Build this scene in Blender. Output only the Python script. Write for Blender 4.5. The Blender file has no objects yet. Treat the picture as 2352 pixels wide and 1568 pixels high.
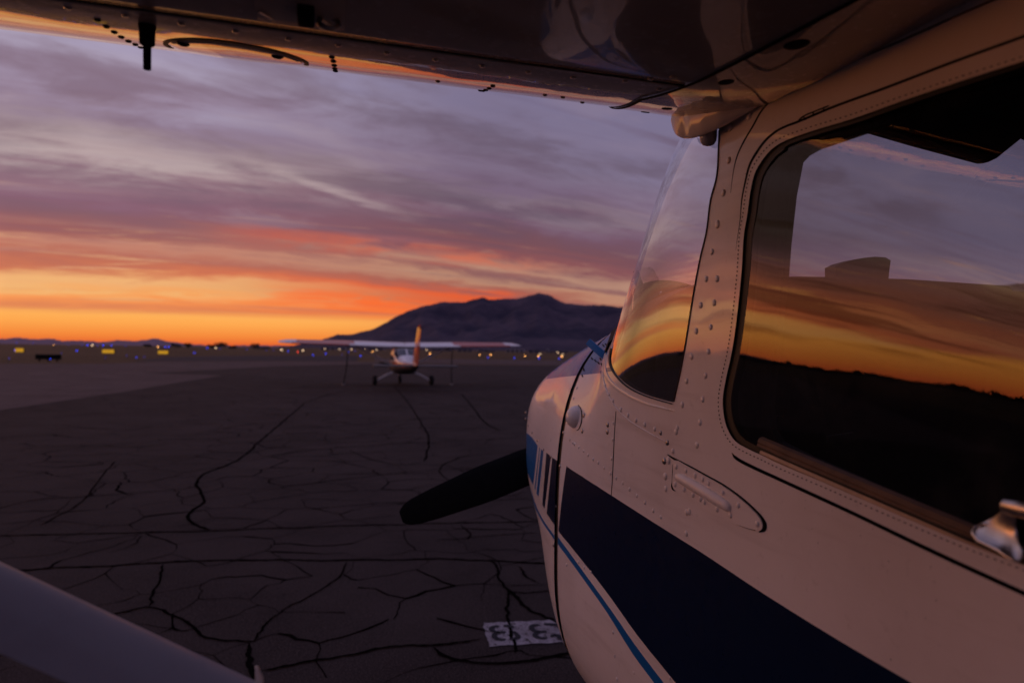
import bpy, bmesh, random
import numpy as np
from math import radians, degrees, sin, cos, tan, atan, atan2, pi, sqrt, hypot, asin
from mathutils import Vector, Matrix
from mathutils.geometry import delaunay_2d_cdt
from mathutils.bvhtree import BVHTree
from mathutils.noise import noise as pnoise

random.seed(7)
RNG = np.random.default_rng(7)
SC = bpy.context.scene
COL = SC.collection

# ------------------------------------------------------------------ camera
EYE = 1.55                      # eye height above the apron, metres
FPX = 1568.0                    # focal length in units of a 2352 px wide frame (24 mm on 36 mm)
YAW, PITCH, ROLL = radians(15), atan(21 / FPX), atan(0.0135)
cf = np.array([sin(YAW) * cos(PITCH), cos(YAW) * cos(PITCH), sin(PITCH)])
r0 = np.array([cos(YAW), -sin(YAW), 0.0])
u0 = np.cross(r0, cf)
cr = r0 * cos(ROLL) + u0 * sin(ROLL)
cu = u0 * cos(ROLL) - r0 * sin(ROLL)
CAMP = np.array([0, 0, EYE])
cam_d = bpy.data.cameras.new('camera')
cam = bpy.data.objects.new('camera', cam_d)
COL.objects.link(cam)
cam.matrix_world = Matrix(((cr[0], cu[0], -cf[0], 0), (cr[1], cu[1], -cf[1], 0), (cr[2], cu[2], -cf[2], EYE), (0, 0, 0, 1)))
cam_d.sensor_width = 36
cam_d.lens = 24
cam_d.clip_start = 0.02
cam_d.clip_end = 120000
cam_d.dof.use_dof = True
cam_d.dof.focus_distance = 1.4
cam_d.dof.aperture_fstop = 3.6
cam_d.dof.aperture_blades = 0
SC.camera = cam

SC.view_settings.view_transform = 'Standard'
SC.view_settings.look = 'None'
SC.view_settings.exposure = 0.0
SC.view_settings.gamma = 1.0
SC.view_settings.use_curve_mapping = False
SC.render.engine = 'CYCLES'
SC.cycles.use_denoising = True
SC.cycles.max_bounces = 8
SC.cycles.glossy_bounces = 4
SC.cycles.transparent_max_bounces = 12
SC.cycles.sample_clamp_indirect = 4.0


def srgb(c):
    return tuple((v / 255 / 12.92 if v / 255 <= 0.04045 else ((v / 255 + 0.055) / 1.055) ** 2.4) for v in c) + (1.0,)


class NT:
    """small helper for building node trees"""
    def __init__(s, tree):
        s.t = tree; s.n = tree.nodes; s.l = tree.links

    def new(s, kind, **kw):
        n = s.n.new(kind)
        for k, v in kw.items():
            setattr(n, k, v)
        return n

    def put(s, sock, v):
        if isinstance(v, bpy.types.NodeSocket):
            s.l.new(v, sock)
        elif v is not None:
            sock.default_value = v

    def math(s, op, a, b=None, c=None, clamp=False):
        n = s.new('ShaderNodeMath', operation=op, use_clamp=clamp)
        s.put(n.inputs[0], a); s.put(n.inputs[1], b); s.put(n.inputs[2], c)
        return n.outputs[0]

    def vmath(s, op, a, b=None, scale=None):
        n = s.new('ShaderNodeVectorMath', operation=op)
        s.put(n.inputs[0], a); s.put(n.inputs[1], b)
        if scale is not None: s.put(n.inputs['Scale'], scale)
        return n.outputs['Value'] if op in ('DOT_PRODUCT', 'LENGTH', 'DISTANCE') else n.outputs[0]

    def maprange(s, v, a, b, c=0.0, d=1.0, smooth=True):
        n = s.new('ShaderNodeMapRange', interpolation_type='SMOOTHSTEP' if smooth else 'LINEAR')
        s.put(n.inputs['Value'], v)
        for k, x in zip(('From Min', 'From Max', 'To Min', 'To Max'), (a, b, c, d)): s.put(n.inputs[k], x)
        return n.outputs[0]

    def ramp(s, f, stops, interp='LINEAR'):
        n = s.new('ShaderNodeValToRGB')
        e = n.color_ramp.elements
        n.color_ramp.interpolation = interp
        e[0].position, e[0].color = stops[0]
        e[1].position, e[1].color = stops[-1]
        for p, c in stops[1:-1]:
            x = e.new(p); x.color = c
        s.put(n.inputs[0], f)
        return n.outputs[0]

    def mix(s, f, a, b, blend='MIX'):
        n = s.new('ShaderNodeMix', data_type='RGBA', blend_type=blend)
        s.put(n.inputs[0], f); s.put(n.inputs[6], a); s.put(n.inputs[7], b)
        return n.outputs[2]

    def noise(s, vec, scale, detail=4, rough=0.55, dist=0.0, out='Fac'):
        n = s.new('ShaderNodeTexNoise')
        s.put(n.inputs['Vector'], vec)
        n.inputs['Scale'].default_value = scale
        n.inputs['Detail'].default_value = detail
        n.inputs['Roughness'].default_value = rough
        n.inputs['Distortion'].default_value = dist
        return n.outputs[out]


# ------------------------------------------------------------------ sky: dusk afterglow behind banded cirrus
def build_world():
    w = bpy.data.worlds.new('World')
    SC.world = w
    w.use_nodes = True
    N = NT(w.node_tree)
    for n in list(N.n): N.n.remove(n)
    out = N.new('ShaderNodeOutputWorld')
    bg = N.new('ShaderNodeBackground')
    N.l.new(bg.outputs[0], out.inputs[0])
    d = N.new('ShaderNodeTexCoord').outputs['Generated']
    d = N.vmath('NORMALIZE', d)
    sep = N.new('ShaderNodeSeparateXYZ'); N.l.new(d, sep.inputs[0])
    x, y, z = sep.outputs
    elev = N.math('MULTIPLY', N.math('ARCSINE', z), 180 / pi)
    zz = N.math('ADD', N.math('MAXIMUM', z, 0.0), 0.15)
    px = N.math('DIVIDE', x, zz); py = N.math('DIVIDE', y, zz)
    bz = radians(80)                                     # bearing the cloud bands run along
    u = N.math('ADD', N.math('MULTIPLY', px, sin(bz)), N.math('MULTIPLY', py, cos(bz)))
    v = N.math('ADD', N.math('MULTIPLY', px, -cos(bz)), N.math('MULTIPLY', py, sin(bz)))
    comb = N.new('ShaderNodeCombineXYZ')
    N.put(comb.inputs[0], N.math('MULTIPLY', u, 0.62)); N.put(comb.inputs[1], N.math('MULTIPLY', v, 1.9))
    P1 = comb.outputs[0]
    comb2 = N.new('ShaderNodeCombineXYZ')
    N.put(comb2.inputs[0], N.math('MULTIPLY', u, 0.55)); N.put(comb2.inputs[1], N.math('MULTIPLY', v, 5.5)); comb2.inputs[2].default_value = 3.7
    P2 = comb2.outputs[0]
    n1 = N.noise(P1, 1.0, 5, 0.55, 0.25)
    n2 = N.noise(P2, 1.0, 5, 0.6, 0.5)
    calm = N.maprange(v, 2.0, 3.6, 1.0, 0.5)
    vw = N.math('ADD', v, N.math('MULTIPLY', calm, N.math('MULTIPLY', N.math('SUBTRACT', n1, 0.5), 0.8)))
    vw = N.math('ADD', vw, N.math('MULTIPLY', calm, N.math('MULTIPLY', N.math('SUBTRACT', n2, 0.5), 0.55)))
    V0, V1 = -6.5, 7.2
    comb5 = N.new('ShaderNodeCombineXYZ')
    N.put(comb5.inputs[0], N.math('MULTIPLY', u, 2.3)); N.put(comb5.inputs[1], N.math('MULTIPLY', v, 4.2)); comb5.inputs[2].default_value = 33.0
    n5 = N.noise(comb5.outputs[0], 1.0, 7, 0.62, 0.5)
    vw = N.math('ADD', vw, N.math('MULTIPLY', N.math('SUBTRACT', n5, 0.5), 0.55))
    f = N.maprange(vw, V0, V1, smooth=False)

    def stops(lst):
        return [((p - V0) / (V1 - V0), srgb(c)) for p, c in lst]
    east = [(-6.4, (104, 88, 106)), (-3.5, (124, 104, 126)), (-1.5, (132, 120, 152)), (-0.2, (138, 132, 172))]
    left = N.ramp(f, stops(east + [(1.0, (152, 144, 182)), (1.6, (160, 149, 180)), (1.88, (171, 159, 182)), (2.06, (158, 141, 164)), (2.2, (147, 126, 146)),
        (2.36, (160, 139, 148)), (2.55, (178, 158, 160)), (2.68, (146, 113, 126)), (2.95, (137, 98, 116)), (3.2, (142, 94, 102)), (3.42, (160, 98, 94)),
        (3.6, (196, 132, 112)), (3.8, (186, 108, 90)), (4.05, (206, 118, 86)), (4.25, (240, 178, 118)), (4.55, (244, 184, 116)), (4.8, (248, 150, 84)),
        (5.1, (222, 132, 86)), (5.4, (250, 156, 82)), (6.2, (252, 164, 78)), (7.0, (236, 120, 56))]))
    right = N.ramp(f, stops(east + [(0.6, (128, 122, 160)), (1.1, (112, 106, 138)), (1.5, (120, 112, 142)), (1.88, (127, 115, 141)), (2.05, (125, 110, 133)), (2.25, (120, 100, 124)),
        (2.42, (132, 112, 126)), (2.58, (118, 88, 108)), (2.78, (116, 81, 94)), (2.95, (122, 80, 88)), (3.14, (136, 84, 88)),
        (3.34, (182, 138, 118)), (3.5, (140, 92, 92)), (3.64, (190, 140, 114)), (3.82, (165, 96, 84)), (4.08, (232, 94, 50)), (4.35, (184, 88, 70)), (4.6, (244, 102, 46)),
        (5.0, (242, 112, 50)), (5.6, (235, 132, 62)), (6.2, (218, 110, 54)), (7.0, (190, 86, 50))]))
    # bearing from the point on the horizon where the sun went down
    gz = YAW + radians(-64)
    hl = N.math('SQRT', N.math('ADD', N.math('ADD', N.math('MULTIPLY', x, x), N.math('MULTIPLY', y, y)), 1e-6))
    cg = N.math('DIVIDE', N.math('ADD', N.math('MULTIPLY', x, sin(gz)), N.math('MULTIPLY', y, cos(gz))), hl)
    lr = N.maprange(cg, 0.86, 0.46)
    col = N.mix(lr, left, right)
    # clear strip between the cloud base and the horizon
    hor_l = N.ramp(N.maprange(elev, -1, 5, smooth=False), [(0, srgb((205, 84, 44))), (0.19, srgb((230, 100, 48))), (0.3, srgb((246, 138, 60))), (0.45, srgb((254, 168, 80))), (0.62, srgb((255, 184, 96))), (1, srgb((250, 165, 90)))])
    hor_r = N.ramp(N.maprange(elev, -1, 5, smooth=False), [(0, srgb((150, 70, 50))), (0.19, srgb((172, 78, 48))), (0.45, srgb((214, 110, 56))), (0.62, srgb((222, 120, 62))), (1, srgb((160, 95, 80)))])
    hor = N.mix(N.maprange(cg, 0.72, 0.2), hor_l, hor_r)
    edge = N.math('ADD', elev, N.math('MULTIPLY', N.math('SUBTRACT', n2, 0.5), 1.2))
    hm = N.math('MULTIPLY', N.maprange(edge, 2.75, 2.1), N.maprange(cg, -0.15, 0.3))
    # pale wisps
    wn = N.maprange(n2, 0.56, 0.74)
    wz = N.math('MULTIPLY', wn, N.math('MULTIPLY', N.maprange(n1, 0.42, 0.62), N.maprange(elev, 4.0, 8.0)))
    col = N.mix(N.math('MULTIPLY', wz, 0.22), col, N.mix(lr, srgb((205, 178, 170)), srgb((165, 135, 140))))
    comb3 = N.new('ShaderNodeCombineXYZ')
    N.put(comb3.inputs[0], N.math('MULTIPLY', u, 1.3)); N.put(comb3.inputs[1], N.math('MULTIPLY', v, 8.0)); comb3.inputs[2].default_value = 9.1
    n3 = N.noise(comb3.outputs[0], 1.0, 6, 0.62, 0.6)
    w3 = N.math('MULTIPLY', N.maprange(n3, 0.55, 0.72), N.math('MULTIPLY', N.maprange(elev, 3.2, 5.0), N.maprange(elev, 13.0, 7.0)))
    col = N.mix(N.math('MULTIPLY', w3, 0.55), col, N.mix(lr, srgb((238, 184, 134)), srgb((182, 140, 120))))
    # thin red-lit undersides, broken along their length
    vs = N.math('ADD', v, N.math('ADD', N.math('MULTIPLY', N.math('SUBTRACT', n1, 0.5), 0.18), N.math('MULTIPLY', N.math('SUBTRACT', n3, 0.5), 0.42)))
    for va, vb, ua, ub, amt, cc in ((3.02, 3.52, -0.1, 1.95, 0.62, (212, 92, 64)), (4.00, 4.95, 0.2, 2.0, 0.75, (250, 104, 46)), (4.25, 4.75, -1.2, 0.5, 0.35, (250, 140, 62))):
        vm = (va + vb) / 2
        rb = N.math('MULTIPLY', N.maprange(vs, va, vm), N.maprange(vs, vb, vm))
        rb = N.math('MULTIPLY', rb, N.math('MULTIPLY', N.maprange(u, ua, ua + .5), N.maprange(u, ub, ub - .6)))
        rb = N.math('MULTIPLY', rb, N.maprange(n5, 0.36, 0.58, 0.10, 1.0))
        col = N.mix(N.math('MULTIPLY', rb, amt), col, srgb(cc))
    # two pale streaks with a sharper lower edge, forking to the right
    for v0, u0, k, ua, ub, up_, dn, amt in ((2.50, -.54, .24, -1.2, .45, .22, .07, .62), (2.36, .0, .55, -.1, .95, .12, .06, .55)):
        w_ = N.math('SUBTRACT', N.math('SUBTRACT', vs, v0), N.math('MULTIPLY', N.math('SUBTRACT', u, u0), k))
        rb = N.math('MULTIPLY', N.maprange(w_, -up_, 0.0), N.maprange(w_, dn, 0.0))
        rb = N.math('MULTIPLY', rb, N.math('MULTIPLY', N.maprange(u, ua, ua + .4), N.maprange(u, ub, ub - .5)))
        rb = N.math('MULTIPLY', rb, N.maprange(n3, 0.25, 0.55, 0.4, 1.0))
        col = N.mix(N.math('MULTIPLY', rb, amt), col, srgb((192, 170, 170)))
    # heavier broken cloud higher up
    comb4 = N.new('ShaderNodeCombineXYZ')
    N.put(comb4.inputs[0], N.math('MULTIPLY', u, 1.5)); N.put(comb4.inputs[1], N.math('MULTIPLY', v, 3.4)); comb4.inputs[2].default_value = 21.0
    n4 = N.noise(comb4.outputs[0], 1.0, 6, 0.58, 0.35)
    hv = N.math('MULTIPLY', N.maprange(N.math('ADD', N.math('MULTIPLY', n4, 0.65), N.math('MULTIPLY', n5, 0.35)), 0.46, 0.62), N.math('MULTIPLY', N.maprange(elev, 7.0, 11.0), N.maprange(elev, 40, 22)))
    col = N.mix(N.math('MULTIPLY', hv, 0.58), col, N.mix(lr, srgb((120, 95, 110)), srgb((95, 79, 97))))
    lt = N.math('MULTIPLY', N.maprange(n4, 0.46, 0.32), N.math('MULTIPLY', N.maprange(elev, 7.0, 12.0), N.maprange(elev, 30, 18)))
    col = N.mix(N.math('MULTIPLY', lt, 0.30), col, N.mix(lr, srgb((188, 166, 172)), srgb((146, 130, 150))))
    dk = N.math('MULTIPLY', N.maprange(n2, 0.48, 0.28), 0.30)
    col = N.mix(dk, col, N.mix(lr, srgb((140, 100, 110)), srgb((105, 78, 95))))
    col = N.mix(hm, col, hor)
    # the afterglow strengthens towards where the sun went down, and the sky darkens overhead
    boost = N.math('MULTIPLY', N.maprange(cg, 0.885, 0.99), N.math('MULTIPLY', N.maprange(N.math('ADD', elev, N.math('MULTIPLY', N.math('SUBTRACT', n1, 0.5), 5.0)), 11.5, 6.5), N.maprange(elev, 0, 5, 0.5, 1.0)))
    gain = N.math('ADD', 1.0, N.math('MULTIPLY', boost, 5.2))
    up = N.maprange(elev, 30, 80, 1.0, 1.0)
    gain = N.math('MULTIPLY', gain, up)
    # thick cloud bank over the glow, off to the left
    bank = N.math('MULTIPLY', N.maprange(cg, 0.90, 0.985), N.math('MULTIPLY', N.maprange(elev, 6.5, 10.5), N.maprange(elev, 46, 30)))
    col = N.mix(N.math('MULTIPLY', bank, 0.72), col, N.mix(1.0, col, (0.36, 0.25, 0.22, 1), 'MULTIPLY'))
    col = N.mix(boost, col, N.mix(1.0, col, (1.0, 0.70, 0.36, 1), 'MULTIPLY'))
    sk = N.math('MULTIPLY', N.maprange(cg, 0.895, 0.96), N.math('MULTIPLY', N.maprange(elev, 1.2, 2.6), N.maprange(N.math('ADD', N.math('MULTIPLY', n2, 0.5), N.math('MULTIPLY', n1, 0.5)), 0.52, 0.42)))
    col = N.mix(N.math('MULTIPLY', sk, 0.75), col, N.mix(1.0, col, (0.34, 0.22, 0.18, 1), 'MULTIPLY'))
    col = N.vmath('SCALE', col, scale=gain)
    N.l.new(col, bg.inputs[0])
    bg.inputs[1].default_value = 1.0
    w.cycles.sampling_method = 'MANUAL'
    w.cycles.sample_map_resolution = 1024


build_world()
# a broad, faint warm fill lamp added from the afterglow's bearing; sun already set
sun_d = bpy.data.lights.new('sun', 'SUN')
sun_d.energy = 0.22
sun_d.angle = radians(80)
sun_d.color = (1.0, 0.55, 0.30)
sun = bpy.data.objects.new('sun', sun_d)
COL.objects.link(sun)
_g = YAW + radians(-64)
sd = Vector((sin(_g) * cos(radians(11)), cos(_g) * cos(radians(11)), sin(radians(11))))
sun.rotation_euler = sd.to_track_quat('Z', 'Y').to_euler()


# ------------------------------------------------------------------ pixel helpers (2352 x 1568 frame -> real positions)
def ray(px, py):
    px = np.asarray(px, float); py = np.asarray(py, float)
    d = cf + np.multiply.outer((px - 1176) / FPX, cr) - np.multiply.outer((py - 784) / FPX, cu)
    return d / np.linalg.norm(d, axis=-1, keepdims=True)


def on_y(px, py, Y):
    d = ray(px, py); return CAMP + d * (Y / d[..., 1])[..., None]


def on_z(px, py, Z):
    d = ray(px, py); return CAMP + d * ((Z - EYE) / d[..., 2])[..., None]


def yh(px):
    return 789.3 + 0.0135 * px


def at_depth(px, py, D):
    d = ray(px, py); return CAMP + d * (D / (d @ cf))[..., None]


def spline(p, n=6, closed=False):
    p = np.asarray(p, float)
    out = []
    N = len(p)
    rng = range(N if closed else N - 1)
    for i in rng:
        a = p[i - 1] if (closed or i > 0) else 2 * p[0] - p[1]
        b = p[i]; c = p[(i + 1) % N]
        d = p[(i + 2) % N] if (closed or i + 2 < N) else 2 * p[-1] - p[-2]
        for t in np.linspace(0, 1, n, endpoint=False):
            # centripetal-ish Catmull-Rom, tension reduced on uneven spacing
            l0 = max(np.linalg.norm(b - a), 1e-9); l1 = max(np.linalg.norm(c - b), 1e-9); l2 = max(np.linalg.norm(d - c), 1e-9)
            m1 = ((b - a) / l0 * l1 + (c - b) ) / 2; m2 = ((d - c) / l2 * l1 + (c - b)) / 2
            out.append((2 * t**3 - 3 * t**2 + 1) * b + (t**3 - 2 * t**2 + t) * m1 + (-2 * t**3 + 3 * t**2) * c + (t**3 - t**2) * m2)
    if not closed: out.append(p[-1])
    return np.array(out)


def densify(p, step, closed=False):
    p = np.asarray(p, float); out = []
    N = len(p)
    for i in range(N if closed else N - 1):
        a, b = p[i], p[(i + 1) % N]
        k = max(1, int(np.ceil(np.linalg.norm(b - a) / step)))
        for j in range(k): out.append(a + (b - a) * j / k)
    if not closed: out.append(p[-1])
    return np.array(out)


def inside(P, poly):
    x, y = P[:, 0], P[:, 1]
    r = np.zeros(len(P), bool)
    n = len(poly); j = n - 1
    for i in range(n):
        xi, yi = poly[i]; xj, yj = poly[j]
        c = ((yi > y) != (yj > y)) & (x < (xj - xi) * (y - yi) / ((yj - yi) if yj != yi else 1e-12) + xi)
        r ^= c; j = i
    return r


# ------------------------------------------------------------------ object helpers
def tag(o, label=None, cat=None, group=None, kind=None):
    for k, v in (('label', label), ('category', cat), ('group', group), ('kind', kind)):
        if v: o[k] = v
    return o


def world_off(o):
    t = Vector((0, 0, 0))
    while o is not None:
        t += o.location; o = o.parent
    return t


def empty(name, loc, label=None, cat=None, group=None, rz=0.0):
    o = bpy.data.objects.new(name, None)
    o.empty_display_size = 0.3
    o.location = loc
    o.rotation_euler = (0, 0, rz)
    COL.objects.link(o)
    return tag(o, label, cat, group)


def mesh_obj(name, V, Fc, mats, parent=None, mi=None, normals=None, smooth=True, local=False, kind=None):
    """V in world coordinates unless local; the object's own origin is its parent's"""
    V = np.asarray(V, float)
    if parent is not None and not local:
        V = V - np.array(world_off(parent))
    me = bpy.data.meshes.new(name)
    me.from_pydata(V.tolist(), [], [tuple(int(i) for i in f) for f in Fc])
    if not isinstance(mats, (list, tuple)): mats = [mats]
    for m in mats: me.materials.append(m)
    if mi is not None:
        me.polygons.foreach_set('material_index', np.asarray(mi, np.int32))
    me.polygons.foreach_set('use_smooth', np.full(len(me.polygons), smooth))
    me.update()
    if normals is not None:
        me.normals_split_custom_set_from_vertices(np.asarray(normals, float).tolist())
    o = bpy.data.objects.new(name, me)
    COL.objects.link(o)
    if parent is not None: o.parent = parent
    if kind: o['kind'] = kind
    return o


def copy_tree(o, parent=None):
    c = o.copy(); COL.objects.link(c)
    c.parent = parent
    for ch in list(o.children): copy_tree(ch, c)
    return c


class MB:
    """collects simple shapes into one mesh"""
    def __init__(s): s.v = []; s.f = []; s.m = []

    def add(s, V, F, m=0):
        b = len(s.v)
        s.v += [tuple(p) for p in V]
        s.f += [tuple(i + b for i in f) for f in F]
        s.m += [m] * len(F)
        return s

    def box(s, c, size, R=None, m=0, bev=0.0):
        hx, hy, hz = [q / 2 for q in size]
        if bev <= 0:
            V = np.array([(x, y, z) for x in (-hx, hx) for y in (-hy, hy) for z in (-hz, hz)])
            F = [(0, 1, 3, 2), (4, 6, 7, 5), (0, 4, 5, 1), (2, 3, 7, 6), (0, 2, 6, 4), (1, 5, 7, 3)]
        else:
            bm = bmesh.new(); bmesh.ops.create_cube(bm, size=1)
            for q in bm.verts: q.co = Vector((q.co.x * size[0], q.co.y * size[1], q.co.z * size[2]))
            bmesh.ops.bevel(bm, geom=bm.edges[:], offset=bev, segments=2, affect='EDGES', profile=0.6)
            bm.verts.index_update()
            V = np.array([q.co[:] for q in bm.verts]); F = [tuple(q.index for q in f.verts) for f in bm.faces]
            bm.free()
        if R is not None: V = V @ np.array(R).T
        return s.add(V + np.array(c), F, m)

    def tube(s, path, rad, n=10, m=0, cap=True, squash=None):
        path = [Vector(p) for p in path]
        if not hasattr(rad, '__len__'): rad = [rad] * len(path)
        V = []; F = []
        up = None
        for i, p in enumerate(path):
            t = (path[min(i + 1, len(path) - 1)] - path[max(i - 1, 0)]).normalized()
            if up is None:
                up = Vector((0, 0, 1)) if abs(t.z) < 0.9 else Vector((1, 0, 0))
            a = t.cross(up).normalized(); b = a.cross(t).normalized(); up = b
            for k in range(n):
                th = 2 * pi * k / n
                q = p + (a * cos(th) * (squash or 1.0) + b * sin(th)) * rad[i]
                V.append(q[:])
        for i in range(len(path) - 1):
            for k in range(n):
                F.append((i * n + k, i * n + (k + 1) % n, (i + 1) * n + (k + 1) % n, (i + 1) * n + k))
        if cap:
            F.append(tuple(range(n - 1, -1, -1))); F.append(tuple((len(path) - 1) * n + k for k in range(n)))
        return s.add(V, F, m)

    def lathe(s, prof, axis='z', c=(0, 0, 0), n=16, m=0, R=None):
        V = []; F = []
        for r, h in prof:
            for k in range(n):
                th = 2 * pi * k / n
                V.append((r * cos(th), r * sin(th), h))
        for i in range(len(prof) - 1):
            for k in range(n):
                F.append((i * n + k, i * n + (k + 1) % n, (i + 1) * n + (k + 1) % n, (i + 1) * n + k))
        F.append(tuple(range(n - 1, -1, -1))); F.append(tuple((len(prof) - 1) * n + k for k in range(n)))
        V = np.array(V)
        if axis == 'x': V = V[:, [2, 0, 1]]
        if axis == 'y': V = V[:, [1, 2, 0]]
        if R is not None: V = V @ np.array(R).T
        return s.add(V + np.array(c), F, m)

    def prism(s, poly, h0, h1, plane='xz', m=0):
        """polygon in a coordinate plane, extruded along the third axis"""
        n = len(poly); V = []
        for h in (h0, h1):
            for a, b in poly:
                V.append({'xz': (a, h, b), 'yz': (h, a, b), 'xy': (a, b, h)}[plane])
        F = [tuple(range(n)), tuple(range(2 * n - 1, n - 1, -1))]
        F += [(i, i + n, (i + 1) % n + n, (i + 1) % n) for i in range(n)]
        return s.add(V, F, m)

    def grid(s, P, m=0, closed_u=False):
        """P[i][j] points -> quads"""
        P = np.asarray(P, float); a, b = P.shape[:2]
        F = []
        for i in range(a - 1):
            for j in range(b if closed_u else b - 1):
                F.append((i * b + j, i * b + (j + 1) % b, (i + 1) * b + (j + 1) % b, (i + 1) * b + j))
        return s.add(P.reshape(-1, 3), F, m)

    def build(s, name, mats, parent=None, smooth=True, local=False, kind=None, sharp=True):
        o = mesh_obj(name, s.v, s.f, mats, parent, s.m, None, smooth, local, kind)
        bm = bmesh.new(); bm.from_mesh(o.data)
        bmesh.ops.recalc_face_normals(bm, faces=bm.faces[:])
        bm.to_mesh(o.data); bm.free()
        if smooth and sharp:
            try: o.data.set_sharp_from_angle(angle=radians(38))
            except Exception: pass
        return o


# ------------------------------------------------------------------ materials
def principled(name, col, rough=0.5, metal=0.0, coat=0.0, coat_rough=0.05, spec=0.5):
    m = bpy.data.materials.new(name); m.use_nodes = True
    N = NT(m.node_tree)
    b = N.n['Principled BSDF']
    b.inputs['Base Color'].default_value = tuple(col[:3]) + (1,)
    b.inputs['Roughness'].default_value = rough
    b.inputs['Metallic'].default_value = metal
    b.inputs['Coat Weight'].default_value = coat
    b.inputs['Coat Roughness'].default_value = coat_rough
    b.inputs['Specular IOR Level'].default_value = spec
    return m, N, b


def paint(name, col, rough=0.32, coat=0.55, dirt=0.10, wave=0.02, tint=(0.5, 0.42, 0.36)):
    """aircraft enamel: gloss coat, faint oil-canning of the sheet and a little grime"""
    m, N, b = principled(name, col, rough, 0, coat, 0.035, 0.08)
    pos = N.new('ShaderNodeTexCoord').outputs['Object']
    n = N.noise(pos, 2.3, 5, 0.6)
    fine = N.noise(pos, 55, 3, 0.6)
    g = N.math('MULTIPLY', N.maprange(n, 0.42, 0.72), dirt)
    c = N.mix(g, tuple(col[:3]) + (1,), tuple(col[i] * tint[i] for i in range(3)) + (1,))
    c = N.mix(N.math('MULTIPLY', N.maprange(fine, 0.6, 0.78), dirt * 0.7), c, tuple(col[i] * tint[i] * 0.8 for i in range(3)) + (1,))
    mp = N.new('ShaderNodeMapping'); N.l.new(pos, mp.inputs[0]); mp.inputs['Scale'].default_value = (2.0, 1.1, 13.0)
    stk = N.noise(mp.outputs[0], 1.6, 6, 0.65)
    c = N.mix(N.math('MULTIPLY', N.maprange(stk, 0.48, 0.72), dirt * 1.1), c, tuple(col[i] * tint[i] for i in range(3)) + (1,))
    chip = N.noise(pos, 190, 2, 0.5)
    c = N.mix(N.math('MULTIPLY', N.maprange(chip, 0.74, 0.78), N.maprange(n, 0.5, 0.65)), c, (0.06, 0.05, 0.045, 1))
    N.l.new(c, b.inputs['Base Color'])
    N.l.new(N.maprange(fine, 0.3, 0.8, rough - 0.05, rough + 0.12, False), b.inputs['Roughness'])
    bump = N.new('ShaderNodeBump')
    bump.inputs['Strength'].default_value = 1.0
    bump.inputs['Distance'].default_value = 0.0026
    big = N.noise(pos, 5.0, 2, 0.5)
    N.l.new(N.math('ADD', N.math('MULTIPLY', big, 1.0), N.math('MULTIPLY', fine, wave)), bump.inputs['Height'])
    N.l.new(bump.outputs[0], b.inputs['Normal'])
    N.l.new(bump.outputs[0], b.inputs['Coat Normal'])
    return m


def speckled(name, col, rough=0.8, scale=30, amt=0.35, bump=0.0, spec=0.3, metal=0.0):
    m, N, b = principled(name, col, rough, metal, 0, 0, spec)
    pos = N.new('ShaderNodeTexCoord').outputs['Object']
    n = N.noise(pos, scale, 5, 0.6)
    lo = tuple(v * (1 - amt) for v in col[:3]) + (1,); hi = tuple(min(1, v * (1 + amt)) for v in col[:3]) + (1,)
    N.l.new(N.ramp(n, [(0.3, lo), (0.7, hi)]), b.inputs['Base Color'])
    if bump:
        bp = N.new('ShaderNodeBump'); bp.inputs['Distance'].default_value = bump
        N.l.new(n, bp.inputs['Height']); N.l.new(bp.outputs[0], b.inputs['Normal'])
    return m


def glow(name, col, strength, base=(0.2, 0.2, 0.2)):
    m, N, b = principled(name, base, 0.4)
    b.inputs['Emission Color'].default_value = tuple(col) + (1,)
    b.inputs['Emission Strength'].default_value = strength
    return m


def thin_glass(name, tint, k=1.9, rough=0.0):
    """single pane: transmits with a tint, reflects both faces by Schlick's law"""
    m = bpy.data.materials.new(name); m.use_nodes = True
    N = NT(m.node_tree)
    for n in list(N.n): N.n.remove(n)
    out = N.new('ShaderNodeOutputMaterial')
    geo = N.new('ShaderNodeNewGeometry')
    pos = N.new('ShaderNodeTexCoord').outputs['Object']
    c = N.math('ABSOLUTE', N.vmath('DOT_PRODUCT', geo.outputs['Normal'], geo.outputs['Incoming']))
    p5 = N.math('POWER', N.math('SUBTRACT', 1.0, c, clamp=True), 5.0)
    F = N.math('MULTIPLY', N.math('ADD', 0.04, N.math('MULTIPLY', p5, 0.96)), k, clamp=True)
    tr = N.new('ShaderNodeBsdfTransparent'); tr.inputs[0].default_value = tuple(tint) + (1,)
    gl = N.new('ShaderNodeBsdfGlossy'); gl.inputs[0].default_value = (1, 1, 1, 1); gl.inputs['Roughness'].default_value = rough
    bump = N.new('ShaderNodeBump'); bump.inputs['Distance'].default_value = 0.002
    N.l.new(N.noise(pos, 3.2, 2, 0.5), bump.inputs['Height']); bump.inputs['Strength'].default_value = 0.6
    N.l.new(bump.outputs[0], gl.inputs['Normal'])
    mx = N.new('ShaderNodeMixShader')
    N.l.new(F, mx.inputs[0]); N.l.new(tr.outputs[0], mx.inputs[1]); N.l.new(gl.outputs[0], mx.inputs[2])
    # dust film
    df = N.new('ShaderNodeBsdfDiffuse'); df.inputs[0].default_value = (0.5, 0.48, 0.45, 1)
    mx2 = N.new('ShaderNodeMixShader')
    N.l.new(N.math('MULTIPLY', N.maprange(N.noise(pos, 9, 5, 0.65), 0.45, 0.8), 0.035), mx2.inputs[0])
    N.l.new(mx.outputs[0], mx2.inputs[1]); N.l.new(df.outputs[0], mx2.inputs[2])
    N.l.new(mx2.outputs[0], out.inputs[0])
    return m


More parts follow.
